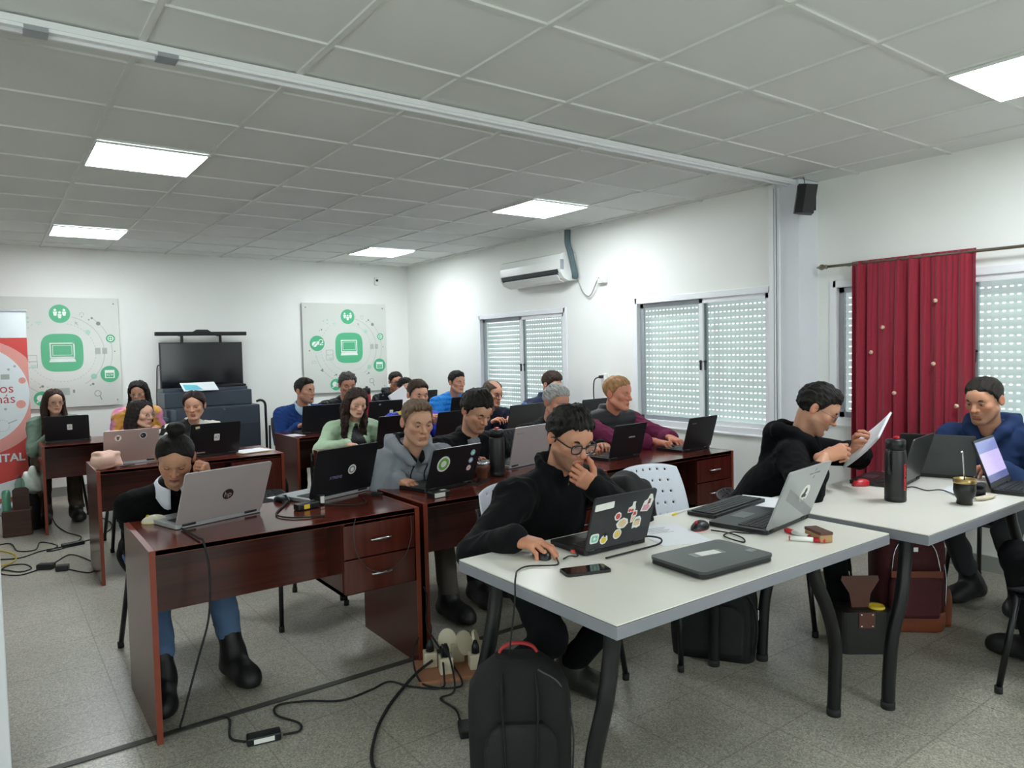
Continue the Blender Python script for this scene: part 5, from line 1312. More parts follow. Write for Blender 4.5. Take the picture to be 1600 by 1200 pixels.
def cloth_mat(name, hx, kind='knit'):
    b_ = dict(knit=(.22, 300), fleece=(.28, 200), smooth=(.1, 300), denim=(.25, 500))[kind]
    return M(name, hx, .85 if kind != 'smooth' else .5, 0, .07, 14, b_[0], b_[1], .14, sheen=.04 if kind == 'fleece' else 0)
def shoe(F, ank, toe_dir, L=.27, boot=False, shin=(0, 0, 1)):
    a = np.array(ank, float); d = np.array([toe_dir[0], toe_dir[1], 0.]); d /= np.linalg.norm(d)
    v = np.array(shin, float); v /= np.linalg.norm(v)
    heel = a-d*.045; heel[2] = .046; ball = a+d*(L-.135); ball[2] = .040; toe = a+d*(L-.10); toe[2] = .036
    F.cone(heel, ball, .041, .045, .02); F.cone(ball, toe, .045, .038, .03)
    F.cone(a+[0, 0, .0], ball+[0, 0, .004], .047, .036, .05); F.cone(heel+[0, 0, .01], a+v*.03, .040, .044, .04)
    F.cone(a, a+v*(.17 if boot else .03), .047, .054 if boot else .046, .03)
    F.op(lambda P: .012-P[..., 2], heel-.15, toe+.15, .004, 'x')

def dark_chair(c_o, low):
    for q in c_o.children:
        k = q.name.split('.')[0]
        if low and 'low_'+k in _chair_dark: q.data = _chair_dark['low_'+k]
        elif k in _chair_dark: q.data = _chair_dark[k]
        if k in ('seat', 'backrest'): q.scale = (.88, 1, 1)
def person(label, head, rz=180, hyaw=0, hpitch=12, hroll=0, fem=False, sc=1., lean=.20, top='#1a1a1c', kind='fleece', pants='#1b1c20', pk='knit', shoes='#151515', hair='short', haircol='#16110e', hopt=None, fopt=None,
           lh=None, rh=None, hp=('type', 'type'), hdir=None, sleeve=1., bulk=1., h=.0034, hood=False, lining=None, vest=None, collar=None, glasses=None, browcol=None, extra=None, ankles=None, topmat=None, boot=False, collar_ring=True, knees=None, hipz=.525, poles=None, chairl=True, quilt=0., tw=None, chair_at=None, wr=None, neckfwd=.092, vstripe=False, inner=None, strings=None, whitechair=False, hicol=0., chair_low=False):
    """head: world position of the head centre; lh / rh: world wrist targets; hdir: ((finger dir, palm dir) left, right) in world"""
    fopt = dict(fopt or {}); hopt = dict(hopt or {})
    fopt.setdefault('haircol', haircol)
    tone = fopt.get('skin', '#c99a80')
    a = R(rz); Rb = np.array(Matrix.Rotation(a, 3, 'Z'))
    f = Rb @ [0, 1, 0]
    head = np.array(head, float)
    Nw = head+Rb @ np.array([0, -neckfwd, -.170*sc])
    root_xy = (Nw-f*lean)[:2]
    org = np.array([root_xy[0], root_xy[1], 0.])
    loc = lambda p: Rb.T @ (np.array(p, float)-org)
    Hc, N = loc(head), loc(Nw)
    Rh = rotm(R(hyaw), -R(hpitch), R(hroll))
    hs = sc*(.955 if fem else 1.0)
    W = (.172 if fem else .205)*bulk**.5*sc
    hip = np.array([0, 0, hipz]); 
    chest = N+np.array([0, -.035, -.15*sc]); mid = hip*.55+chest*.45+np.array([0, -.03, 0])
    Sh = [N+np.array([s*W, -.012, -.060*sc]) for s in (-1, 1)]                    # left, right (x<0 is the left side)
    l1, l2 = .285*sc, .250*sc
    dflt = lambda s: N+np.array([s*.12, .20, 0])
    tg = []
    for s, w in ((-1, lh), (1, rh)):
        if w is None: t_ = dflt(s); t_[2] = .795
        else: t_ = loc(w)
        tg.append(t_)
    El, Wr = [], []
    for i, s in enumerate((-1, 1)):
        pole = (Rb.T @ np.array(poles[i], float)) if poles and poles[i] is not None else np.array([s*.5, -.55, -.65])
        e, t_ = ik(Sh[i], tg[i], l1, l2, pole); El.append(e); Wr.append(t_)
    root = bpy.data.objects.new('person', None)   # replaced below by the body mesh
    bpy.data.objects.remove(root)
    # ---- skin: head + hands + core body under the clothes
    nk = Rh.T @ (N+np.array([0, .004, -.035])-Hc)/hs
    V, Q, C = head_mesh(h, fem=fem, neck=tuple(nk), **fopt)
    Vh = (V*hs) @ Rh.T+Hc
    VV, QQ, CC = [Vh], [Q], [C]; off = len(V)
    skin = fair(tone)
    for i, s in enumerate((-1, 1)):
        hv, hq = hand_mesh(hp[i])
        hv = hv.copy()*(sc*(.92 if fem else 1.02)); hq = hq.copy()
        if s < 0: hv[:, 0] *= -1; hq = hq[:, ::-1]
        if hdir and hdir[i] is not None: fd, pn = [Rb.T @ np.array(q, float) for q in hdir[i]]
        else:
            fd = Wr[i]-El[i]; fd = fd/np.linalg.norm(fd)*.6+np.array([-s*.12, .5, -.12]); pn = np.array([-s*.15, 0, -1.])
        fd /= np.linalg.norm(fd); pn = pn-fd*(pn @ fd); pn /= np.linalg.norm(pn)
        B = np.stack([np.cross(fd, -pn), fd, -pn], 1)
        hv = hv @ B.T+Wr[i]
        hc = np.tile(skin*np.array([1.0, .90, .86]), (len(hv), 1))
        VV.append(hv); QQ.append(hq+off); CC.append(hc); off += len(hv)
    core = Field((-.42, -.35, .02), (.42, .95, N[2]+.1), .014)
    core.cone(hip, mid, .08, .08, .03); core.cone(mid, chest-[0, .02, 0], .08, .075, .03); core.cone(chest-[0, .02, 0], N+[0, .0, .03], .075, .042, .04)
    for i in (0, 1):
        core.cone(Sh[i], El[i], .032, .026, .02); core.cone(El[i], Wr[i], .026 if sleeve > .9 else .037, .022*sc if sleeve > .9 else .025*sc, .02); core.cone(chest-[0, .02, 0], Sh[i], .05, .04, .03)
    # legs
    kn_, an_ = [], []
    for i, s in enumerate((-1, 1)):
        k_ = np.array([s*.115, .40*sc, .515]) if knees is None else loc(knees[i])
        q_ = np.array([s*.12, .44*sc, .095]) if ankles is None else loc(ankles[i])
        hj = hip+np.array([s*.09, .02, 0])
        kk, aa = (k_, q_) if ankles is None and knees is None else ik(hj, q_, .42*sc, .42*sc, (s*.10, 1, .9))[0:2]
        kn_.append(kk); an_.append(aa)
        core.cone(hj, kk, .062, .045, .03); core.cone(kk, aa, .045, .032, .02)
    cv, cq = core.mesh(); VV.append(cv); QQ.append(cq+off); CC.append(np.tile(skin, (len(cv), 1)))
    me = np_mesh('person', np.concatenate(VV), np.concatenate(QQ), m_skin, np.concatenate(CC))
    P = link('person', me, None, tuple(org), a); tag(P, label, 'person')
    HM = Matrix(np.block([[Rh*hs, Hc[:, None]], [np.zeros((1, 3)), np.ones((1, 1))]]).tolist())
    def on_head(name, data, par=None):
        o = link(name, data, par or P); o.matrix_local = HM; return o
    # ---- eyes, brows
    lidv = fopt.get('lid', 0.)
    bc = M('brow_'+haircol[1:], haircol, .7)
    for s in (-1, 1):
        b = MB(); b.ell((s*.0318, .0738, .0058), (.0124, .0127, .0124), 0, 16, 12); g_ = -.30-.30*min(1, hpitch/30)
        b.ell((s*.0318, .0738+.0105*math.cos(g_), .0058+.0105*math.sin(g_)), (.0056, .0028, .0056), 1, 12, 8, Euler((g_, 0, 0)).to_matrix()); on_head('eye', b.mesh('eye', [m_eyew, m_iris]))
        # upper and lower lids close over the eye when looking down
        op_ = max(-.28, .36-hpitch*.015-lidv)
        b = MB()
        def up(i, j, s=s, op_=op_):
            u = -1.25+2.5*i/14; th = op_*math.cos(u*1.1)+(1.35-op_*math.cos(u*1.1))*j/6
            return Vector((s*.0318+.0134*math.sin(u)*math.cos(th*.55), .0738+.0137*math.cos(u)*math.cos(th), .0058+.0136*math.sin(th)))
        b.grid(up, 14, 6)
        def dn(i, j, s=s):
            u = -1.25+2.5*i/14; th = -.42*math.cos(u*1.1)-(1.3-.42*math.cos(u*1.1))*j/5
            return Vector((s*.0318+.0133*math.sin(u)*math.cos(th*.55), .0738+.0135*math.cos(u)*math.cos(th), .0058+.0134*math.sin(th)))
        b.grid(dn, 14, 5); mlid = lid_mat(tone); o = on_head('eyelid', b.mesh('eyelid', mlid))
        b = MB(); pts = []
        for q in range(9):
            u = -1.15+2.3*q/8; th = op_*math.cos(u*1.1)
            pts.append((s*.0318+.0139*math.sin(u)*math.cos(th*.55), .0740+.0140*math.cos(u)*math.cos(th), .0058+.0139*math.sin(th)))
        b.tube(pts, [.0007]+[.0016]*7+[.0007], 6); on_head('eyelash', b.mesh('eyelash', bc))
        b = MB(); b.tube(spline([(s*.013, .0915-.003*fem, .0245), (s*.028, .0895-.003*fem, .0300), (s*.040, .0815-.003*fem, .0290), (s*.050, .0680-.003*fem, .0235)], 4), [.0022]+[.0046 if not fem else .0032]*9+[.003]*2+[.0012], 8, flat=1.5); on_head('eyebrow', b.mesh('eyebrow', bc))
    # ---- hair
    mh = M('hair_'+haircol[1:], haircol, .62, 0, .35, 30, .6, 160, .28, stretch=(3, 1, .5))
    if hair != 'none':
        hv, hq = hair_mesh(h*(1.0 if hair in ('long', 'wavy') else .9), hair, wide=fopt.get('wide', 1.), fem=fem, **hopt)
        on_head('hair', np_mesh('hair', hv, hq, mh))
    # ---- glasses
    if glasses:
        gm = M('frame_'+glasses[1:], glasses, .3); gr = .0012 if glasses != '#1a1a1e' else .0030
        G = link('glasses', None, P); G.matrix_local = HM
        for s in (-1, 1):
            b = MB(); b.tube([(s*.0335+.0245*c, .1035-.004*abs(c), .001+.0185*d) for c, d in [(math.copysign(abs(math.cos(t))**.6, math.cos(t)), math.copysign(abs(math.sin(t))**.7, math.sin(t))) for t in [2*math.pi*k/24 for k in range(24)]]], gr, 6, closed=True); b.build('rim', gm, G)
            b = MB(); b.tube([(s*.058, .099, .008), (s*.072, .085, .010), (s*.083, .0, .008), (s*.083, -.025, -.006)], gr, 6); b.build('temple', gm, G)
            b = MB(); b.prism([(s*.0335+.0235*c, .001+.0175*d) for c, d in [(math.cos(t), math.sin(t)) for t in [2*math.pi*k/20 for k in range(20)]]], .0008, Matrix(((1, 0, 0, 0), (0, 0, 1, .1015), (0, 1, 0, 0), (0, 0, 0, 1)))); b.build('lens', m_lens, G)
        b = MB(); b.tube([(-.011, .1035, .006), (0, .1055, .009), (.011, .1035, .006)], gr, 6); b.build('bridge', gm, G)
    # ---- top (jumper / jacket)
    cm = topmat or cloth_mat('cloth_'+top[1:]+kind, top, kind)
    def torso(F, g=0., arms=True):
        kx = bulk
        F.cone(hip+[-.075, -.02, -.005], hip+[.075, -.02, -.005], .118*kx+g, .118*kx+g, .05)
        for p, q, w0, w1, d0, d1 in ((hip+[0, -.02, .0], mid, .165*kx+g, .160*kx+g, .80, .80), (mid, chest, .160*kx+g, .172*kx**.7*sc+g, .76, .66)):
            F.cone(p, q, w0*.86, w1*.86, .05, sc=(1.16, (d0+d1)/2, 1.0))
        F.cone(Sh[0]+[.03, -.01, .0], Sh[1]+[-.03, -.01, .0], .068*sc+g, .068*sc+g, .05)
        for i in (0, 1):
            F.cone(N+[0, -.012, .0], Sh[i]+[0, -.01, .008], .055*sc+g, .058*sc+g, .05)
        F.cone(N+[0, -.012, -.03], N+[0, -.006, .012], .066*sc+g, .062*sc+g, .02)
    lo = np.minimum.reduce([*Sh, *El, *Wr, hip])-[.20, .20, .12]; hi = np.maximum.reduce([*Sh, *El, *Wr, hip])+[.20, .20, .16]
    F = Field(lo, hi, .0075)
    torso(F)
    if fem: F.ell(chest+[0, .075, -.02], (.12, .07, .075), .05)
    if bulk > 1.1: F.ell(mid+[0, .08, -.03], (.15*bulk, .11*bulk, .13), .06)
    aw = bulk**.6*(.86 if fem else 1)*sc
    for i, s in enumerate((-1, 1)):
        e = El[i]; w = El[i]+(Wr[i]-El[i])*min(1, sleeve*.98)
        F.cone(Sh[i], e, .066*aw, .060*aw, .05); F.cone(e, w, .062*aw, .046*aw if sleeve >= .95 else .054*aw, .02)
        if sleeve >= .95: F.cone(w-(w-e)*.12, w, .040*aw, .036*aw, .01)
    if hood:
        pts = [N+np.array(p)*sc for p in ((-.040, .095, -.050), (-.085, .062, .010), (-.108, -.015, .052), (-.070, -.085, .062), (0, -.110, .055), (.070, -.085, .062), (.108, -.015, .052), (.085, .062, .010), (.040, .095, -.050))]
        rr = [.022, .030, .036, .042, .046, .042, .036, .030, .022]
        for q in range(8): F.cone(pts[q], pts[q+1], rr[q], rr[q+1], .02)
        F.cone(N+[0, -.12, .02], N+[0, -.15, -.10], .06, .05, .03)
    elif collar_ring:
        for q in range(14):
            t0, t1 = 2*math.pi*q/14, 2*math.pi*(q+1)/14
            pf = lambda t: N+np.array([.064*math.sin(t), -.002+.060*math.cos(t), .016-.030*math.cos(t)])
            F.cone(pf(t0), pf(t1), .014, .014, .008)
            for lv_ in range(int(hicol/.016)):
                up_ = np.array([0, .0, .016*(lv_+1)]); F.cone(pf(t0)*1+up_+(pf(t0)-N)*[.10, .10, 0]*(lv_+1)*.35, pf(t1)+up_+(pf(t1)-N)*[.10, .10, 0]*(lv_+1)*.35, .013, .013, .012)
    if quilt:
        F.disp(lambda P: -.010*np.abs(np.sin(P[:, 2]*math.pi/quilt)))
    w_ = waves(int(abs(head[0]*100)) % 97, 38, 6); w3 = waves(int(abs(head[1]*100)) % 89+5, 85, 5)
    amp = dict(fleece=.0075, knit=.007, smooth=.008)[kind]
    jv = np.array([*El, hip+[0, .1, .08], *Sh])
    def fold(Pp):
        dm = np.min(np.linalg.norm(Pp[:, None, :]-jv[None], axis=-1), axis=1)
        k = .45+1.1*np.exp(-(dm/.12)**2)
        return k*(amp*1.2*w_(Pp)+amp*1.6*(np.abs(w3(Pp))-.25))
    F.disp(fold)
    tv, tq = F.mesh()
    col = None
    if callable(extra): col = extra(tv, N, Sh, El, Wr)
    topname = {'hood': 'hoodie'}.get('hood' if hood else '', 'jacket' if kind in ('smooth',) else 'jumper')
    if tw: topname = tw
    link(topname, np_mesh(topname, tv, tq, cm, col), P)
    if vest:
        F = Field(lo, hi, .008); torso(F, .013)
        F.cone(N+[0, -.010, .0], N+[0, -.012, .048], .080, .074, .02)
        if bulk > 1.1: F.ell(mid+[0, .08, -.03], (.15*bulk+.013, .11*bulk+.013, .13), .06)
        for i in (0, 1): F.cone(Sh[i]+(El[i]-Sh[i])*.30, Sh[i]+(El[i]-Sh[i])*.7, .075*aw, .08*aw, .01, 's')
        F.disp(lambda P_: -.006*np.abs(np.sin(P_[:, 2]*math.pi/.06)) if quilt == 0 else 0*P_[:, 0])
        vv, vq = F.mesh()
        vc = np.tile(np.array(lin(vest)[:3]), (len(vv), 1)); band = (np.abs(vv[:, 0]) > W*.62) & (vv[:, 2] > N[2]-.17) & (vv[:, 2] < N[2]-.115) & (vv[:, 1] > N[1]-.02)
        if vstripe: vc[band] = .75
        link('vest', np_mesh('vest', vv, vq, col_mat('cloth_two_tone', .55, .15, 300), vc), P)
    if lining:
        F = Field(N-.2, N+.2, .006)
        pts = [N+np.array(p)*sc for p in ((-.030, .088, -.040), (-.068, .050, .010), (-.078, -.020, .060), (-.050, -.070, .080), (0, -.085, .078), (.050, -.070, .080), (.078, -.020, .060), (.068, .050, .010), (.030, .088, -.040))]
        for q in range(8): F.cone(pts[q], pts[q+1], .022, .022, .01)
        lv, lq = F.mesh(); link('hood_lining', np_mesh('hood_lining', lv, lq, cloth_mat('lining_'+lining[1:], lining, 'knit')), P)
    if collar:
        b = MB()
        def cg(i, j):
            t = math.pi*(.10+1.80*i/40); v = j/4
            fr = math.exp(-((min(t, 2*math.pi-t)-.45)/.5)**2)
            rr_ = .062+.030*v+.010*fr*v
            return Vector(tuple(N+np.array([rr_*math.sin(t), .008+rr_*.95*math.cos(t)+.012*fr*v, .062-.030*math.cos(t)-.010-(.040+.050*fr)*v*v])))
        b.grid(cg, 40, 4); o = b.build('collar', cloth_mat('collar_'+collar[1:], collar, 'knit'), P); md = o.modifiers.new('thickness', 'SOLIDIFY'); md.thickness = .004
    if inner:
        F = Field(N-.2, N+.2, .006); F.ell(N+[0, .050, -.040], (.046, .030, .055), .01); F.ell(N+[0, .03, -.005], (.058, .045, .025), .02)
        iv, iq = F.mesh(); link('undershirt', np_mesh('undershirt', iv, iq, cloth_mat('inner_'+inner[1:], inner, 'knit')), P)
    if strings:
        for s in (-1, 1):
            pts = []
            for q, z in enumerate((-.065, -.12, -.18, -.25, -.32)):
                m_ = (np.abs(tv[:, 0]-N[0]-s*.042) < .018) & (np.abs(tv[:, 2]-N[2]-z) < .016)
                if m_.any(): pts.append((N[0]+s*.042, tv[m_][:, 1].max()+.002, N[2]+z))
            if len(pts) > 2: b = MB(); b.tube(spline(pts, 4), .0035, 6); b.build('drawstring', cloth_mat('string_'+strings[1:], strings, 'knit'), P)
    # ---- trousers and shoes
    F = Field((-.36, -.30, .0), (.36, 1.0, .75), .010)
    F.cone(hip+[-.07, -.02, .0], hip+[.07, -.02, 0], .125*bulk**.6, .125*bulk**.6, .04)
    for i, s in enumerate((-1, 1)):
        hj = hip+np.array([s*.09, .02, 0]); low = kn_[i]+(an_[i]-kn_[i])*(.72 if boot else .95)
        F.cone(hj, kn_[i], .088*bulk**.5*(.95 if fem else 1), .064, .05); F.cone(kn_[i], low, .064, .056, .03)
    F.disp(lambda P_: .008*w_(P_)+.004*w3(P_))
    pv, pq = F.mesh(); link('trousers', np_mesh('trousers', pv, pq, cloth_mat('trousers_'+pants[1:], pants, pk)), P)
    for i in (0, 1):
        d = np.array([(-1, 1)[i]*.12, 1., 0]) if ankles is None else np.array([(-1, 1)[i]*.18, 1., 0])
        F = Field(an_[i]-[.2, .2, .12], an_[i]+[.2, .3, .25], .007); shoe(F, an_[i], d, .275*sc, boot, kn_[i]-an_[i])
        sv, sq = F.mesh(); link('shoe' if not boot else 'boot', np_mesh('shoe', sv, sq, M('shoe_'+shoes[1:], shoes, .5, var=.1, bump=.2, bscale=200)), P)
    if chairl:
        cx, cy = (org+f*.02)[:2] if chair_at is None else chair_at
        who = label.split(' ', 1)
        c_o = chair(cx, cy, a, ('white' if whitechair else 'charcoal')+' chair under the '+chairl)
        if not whitechair and c_o:
            dark_chair(c_o, chair_low)
    return dict(P=P, N=N, HM=HM, Sh=Sh, El=El, Wr=Wr, hip=hip, chest=chest, loc=loc)
def lid_mat(tone):
    if 'lid_'+tone[1:] in _mats: return _mats['lid_'+tone[1:]]
    m = M('lid_'+tone[1:], tone, .5, var=.03); c = fair(tone)*np.array([.93, .84, .82])
    for n in m.node_tree.nodes:
        if n.type == 'MIX': n.inputs['A'].default_value = (*(c*.96), 1); n.inputs['B'].default_value = (*(c*1.04), 1)
    return m
m_lens = glass_mat('spectacle_lens', '#f2f4f6')
# ================================================================== the people
def noise_cloth(name, stops, scale, rough=.85, const=True):
    m = bpy.data.materials.new(name); m.use_nodes = True; nt = m.node_tree; L = nt.links.new; b_ = nt.nodes['Principled BSDF']
    tc = nt.nodes.new('ShaderNodeTexCoord'); nz = nt.nodes.new('ShaderNodeTexNoise'); nz.inputs['Scale'].default_value = scale; nz.inputs['Detail'].default_value = 1.5; L(tc.outputs['Object'], nz.inputs['Vector'])
    cr = nt.nodes.new('ShaderNodeValToRGB'); cr.color_ramp.interpolation = 'CONSTANT' if const else 'LINEAR'; e = cr.color_ramp.elements
    e[0].position = stops[0][0]; e[0].color = lin(stops[0][1]); e[1].position = stops[1][0]; e[1].color = lin(stops[1][1])
    for p, c in stops[2:]: x = e.new(p); x.color = lin(c)
    L(nz.outputs['Fac'], cr.inputs[0]); L(cr.outputs[0], b_.inputs['Base Color']); b_.inputs['Roughness'].default_value = rough
    return m
m_cow = noise_cloth('cow_print_plush', [(0, '#e4e1da'), (.515, '#1d1c1e')], 10)
m_dye = noise_cloth('tie_dye_fleece', [(.30, '#8e6bab'), (.42, '#c274a6'), (.52, '#d58aa8'), (.58, '#d9a24e'), (.72, '#dfae58')], 5, const=False)
m_two = col_mat('cloth_two_tone', .55, .15, 300)
def jersey(V, N, Sh, El, Wr):
    C = np.tile(np.array(lin('#2b3fc0')[:3]), (len(V), 1)); x, y, z = (V-N).T
    C[(z > -.085) & (np.abs(x) > .105) & (np.abs(x) < .150)] = lin('#d9bd45')[:3]; C[(np.abs(x) < .075) & (z < .0) & (y > .02)] = lin('#1c2358')[:3]
    return C
def mint(V, N, Sh, El, Wr):
    C = np.tile(np.array(lin('#a5bf9f')[:3]), (len(V), 1)); x, y, z = (V-N).T
    C[(np.abs(x) < np.clip(.012-.42*(z+.01), 0, .078)) & (y > .02) & (z < .0)] = lin('#18181b')[:3]
    return C
def navyblue(V, N, Sh, El, Wr):
    C = np.tile(np.array(lin('#3f5f9f')[:3]), (len(V), 1)); return C
down = (0, 0, -1)

# back left desk
person('woman with long brown hair and glasses in a sage jumper, beside the banner', (.50, 7.86, 1.10), hyaw=12, hpitch=8, fem=True, top='#7d9183', kind='knit', pants='#4a4037', hair='long', haircol='#33221b', fopt=dict(skin='#d0a48d', lipcol='#b06a62'), hopt=dict(side=.008, top=.014, length=.40), glasses='#a8845e', sc=.93, chairl='woman in the sage jumper', lh=(.62, 7.68, .79), rh=(.43, 7.70, .79))
person('woman with dark curly hair and glasses in a tie-dye fleece, at the back', (1.19, 7.78, 1.14), hyaw=-22, hpitch=8, fem=True, topmat=m_dye, tw='fleece_jumper', hair='wavy', haircol='#17110f', fopt=dict(skin='#c79479', lipcol='#ad5d58'), hopt=dict(side=.022, top=.024, length=.34, seed=4), glasses='#c9b3a0', sc=.93, chairl='woman in the tie-dye fleece')
# second desk on the left
person('woman in a black coat with straight dark hair, turned aside behind the rose-grey laptop', (.955, 6.17, 1.045), hyaw=38, hpitch=4, fem=True, top='#141416', kind='smooth', tw='coat', hair='long', haircol='#1f1714', fopt=dict(skin='#cf9f88', lipcol='#b5605c'), hopt=dict(side=.010, top=.014, length=.36, seed=6), glasses='#b9b9be', sc=.93, chairl='woman in the black coat', lh=(1.05, 5.93, .80), rh=(.80, 5.95, .80))
person('woman in a cow-print jumper with dark red hair pulled back', (1.31, 6.03, 1.10), hyaw=-24, hpitch=10, fem=True, topmat=m_cow, tw='plush_jumper', hair='pulled', haircol='#2a1517', fopt=dict(skin='#c08d72', lipcol='#a55a55', wide=1.04), hopt=dict(side=.010, top=.010, amp=.0015, seed=8), sc=.95, bulk=1.12, chairl='woman in the cow-print jumper', lh=(1.46, 5.84, .80), rh=(1.20, 5.84, .80))
# nearest desk
person('woman with a hair bun, white collar, black jumper and jeans, fist against her temple', (.69, 3.60, 1.012), hyaw=-16, hpitch=32, hroll=-4, fem=True, top='#0a0a0c', kind='knit', pants='#5a7396', pk='denim', shoes='#101011', boot=True, hair='bun', haircol='#120d0c', fopt=dict(skin='#b98468', lipcol='#9a5450', wide=1.06), hopt=dict(side=.004, top=.006, amp=.0012, seed=2), collar='#dfe3ee', lean=.27, sc=.97, bulk=1.10, h=.003,
       lh=(.812, 3.495, .905), rh=(.60, 3.66, .715), hp=('fist', 'type'), hdir=(((-.28, -.10, .95), (-.75, .45, .25)), None), poles=((.7, .2, -.9), (-.35, .75, -.6)), ankles=((.865, 3.40, .095), (.555, 3.35, .095)), chairl='woman with the hair bun', chair_at=(.73, 3.90), chair_low=True)
# middle column, front
person('man in a grey hoodie with short brown hair, typing behind the green-emblem laptop', (1.905, 3.50, 1.095), hyaw=-6, hpitch=13, top='#8b9098', kind='knit', hood=True, lining='#15161a', strings='#1d1d22', pants='#5e5852', hair='short', haircol='#6a5543', hopt=dict(top=.016, side=.001, quiff=.010, raise_=.020, seed=3, amp=.003), fopt=dict(skin='#c8967c', fade=.45, stub=.18), bulk=1.12, lean=.26, h=.003,
       rh=(1.775, 3.50, .795), lh=(2.10, 3.52, .80), hdir=(None, ((.45, -.85, -.18), down)), chairl='man in the grey hoodie', whitechair=True)
c_o = chair(1.36, 4.10, R(200), 'empty charcoal chair behind the pale-stickered black laptop')
dark_chair(c_o, True)
person('young man in a black fleece with a dark fringe, looking down beside the thermos', (2.40, 3.66, 1.115), hyaw=6, hpitch=30, top='#0d0e11', kind='fleece', inner='#8f949c', hicol=.03, hair='fringe', haircol='#15100e', hopt=dict(top=.032, side=.014, seed=12, amp=.005), fopt=dict(skin='#c79176', stub=.30), bulk=1.05, h=.003, chairl='young man with the dark fringe', lh=(2.62, 3.78, .80), rh=(2.30, 3.66, .80))
# right desk
person('grey-haired man in a black jacket behind the small black laptop', (3.33, 4.02, 1.095), hyaw=2, hpitch=16, top='#0e0e11', kind='fleece', hair='short', haircol='#a5a4a2', hopt=dict(top=.022, side=.010, seed=5, amp=.005), fopt=dict(skin='#c58a72', age=1, stub=.1), browcol='#888', chairl='grey-haired man', rh=(3.235, 3.66, .80), lh=(3.46, 3.70, .80))
person('red-haired man in a maroon jumper and black quilted vest, typing by the wall', (3.83, 3.90, 1.135), hyaw=16, hpitch=8, top='#6f2b4a', kind='knit', vest='#1b1c20', vstripe=True, hair='short', haircol='#a67c55', hopt=dict(top=.014, side=.006, seed=9, amp=.004), fopt=dict(skin='#cf866e', wide=1.10, jaw=1.2, stub=.12), bulk=1.30, sc=1.04, sleeve=.72, chairl='red-haired man', rh=(3.86, 3.56, .805), lh=(4.06, 3.58, .805), hdir=(((-.2, -.95, -.15), down), ((.3, -.92, -.15), down)), poles=((.8, .5, -.3), (-.8, .5, -.3)))
# second row, middle and right
person('woman in a mint green jacket with long wavy brown hair, hand on a mouse', (2.42, 5.46, 1.075), hyaw=-4, hpitch=16, hroll=-4, fem=True, topmat=m_two, extra=mint, tw='jacket', hair='wavy', haircol='#2c1d17', fopt=dict(skin='#d3a68f', lipcol='#a9605a', wide=1.05), hopt=dict(side=.020, top=.018, length=.46, seed=11), sc=.95, bulk=1.15, h=.0034, rh=(2.215, 5.20, .79), lh=(2.60, 5.24, .80), hp=('type', 'mouse'), hdir=(None, ((.35, -.92, -.12), down)), poles=(None, (-.9, .1, -.5)), chair_low=True, chairl='woman in the mint jacket')
person('man in a blue and yellow football jersey with short brown hair', (2.93, 5.36, 1.12), hyaw=-2, hpitch=10, topmat=m_two, extra=jersey, tw='jersey', hair='short', haircol='#3a2a21', hopt=dict(top=.024, side=.003, quiff=.010, raise_=.008, seed=13, amp=.004), fopt=dict(skin='#cc967c', fade=.5, stub=.12), chairl='man in the football jersey', rh=(2.86, 5.10, .90), lh=(3.08, 5.18, .80), hp=('type', 'hold'), hdir=(None, ((.25, -.5, .55), (.3, -.2, -.9))))
person('balding man in a dark jacket behind the grey laptop', (3.96, 5.74, 1.065), hyaw=10, hpitch=14, top='#1c2030', kind='smooth', hair='balding', haircol='#5a4a40', hopt=dict(top=.004, side=.005, seed=14), fopt=dict(skin='#c58d72', fade=.2), chairl='balding man', glasses='#55555a')
person('man in a navy vest and blue sleeves with brown hair, by the window', (4.50, 5.50, 1.13), hyaw=14, hpitch=22, topmat=m_two, extra=navyblue, tw='jumper', vest='#1a2440', hair='short', haircol='#3a2b24', hopt=dict(top=.030, side=.008, quiff=.006, seed=15, amp=.005), fopt=dict(skin='#c8957c'), chairl='man in the navy vest')
# third row
person('man in a royal blue jumper with a pale collar, seen in profile', (2.52, 6.90, 1.125), hyaw=30, hpitch=5, top='#27437d', kind='knit', collar='#a9c4dc', hair='short', haircol='#1d1816', hopt=dict(top=.018, side=.002, quiff=.006, raise_=.008, seed=16), fopt=dict(skin='#c28d74', fade=.5, stub=.35), chairl='man in the royal blue jumper', sc=1.0)
person('grey-black-haired man in a dark jacket, in front of the right green poster', (2.98, 6.93, 1.16), hyaw=-8, hpitch=14, top='#202226', kind='smooth', hair='short', haircol='#4c4946', hopt=dict(top=.026, side=.010, seed=17, amp=.005), fopt=dict(skin='#b98068', stub=.2), chairl='grey-black-haired man')
person('man in a pale shirt with short black hair, half hidden behind the propped sheet', (3.64, 6.93, 1.085), hyaw=2, hpitch=8, top='#c9ccd0', kind='smooth', tw='shirt', hair='short', haircol='#17120f', hopt=dict(top=.018, side=.003, raise_=.006, seed=18), fopt=dict(skin='#d2a58f', fade=.45), chairl='man in the pale shirt', sc=.98, lh=(3.68, 6.70, .92), rh=(3.42, 6.72, .90), hp=('hold', 'hold'))
person('man in a bright blue puffer jacket with short black hair', (4.24, 6.85, 1.133), hyaw=8, hpitch=6, top='#2a84d6', kind='smooth', tw='puffer_jacket', quilt=.055, hair='short', haircol='#1c1715', hopt=dict(top=.022, side=.003, quiff=.004, seed=19), fopt=dict(skin='#c58e74', fade=.45), chairl='man in the puffer jacket', lh=(4.36, 6.62, .80), rh=(4.12, 6.62, .80))
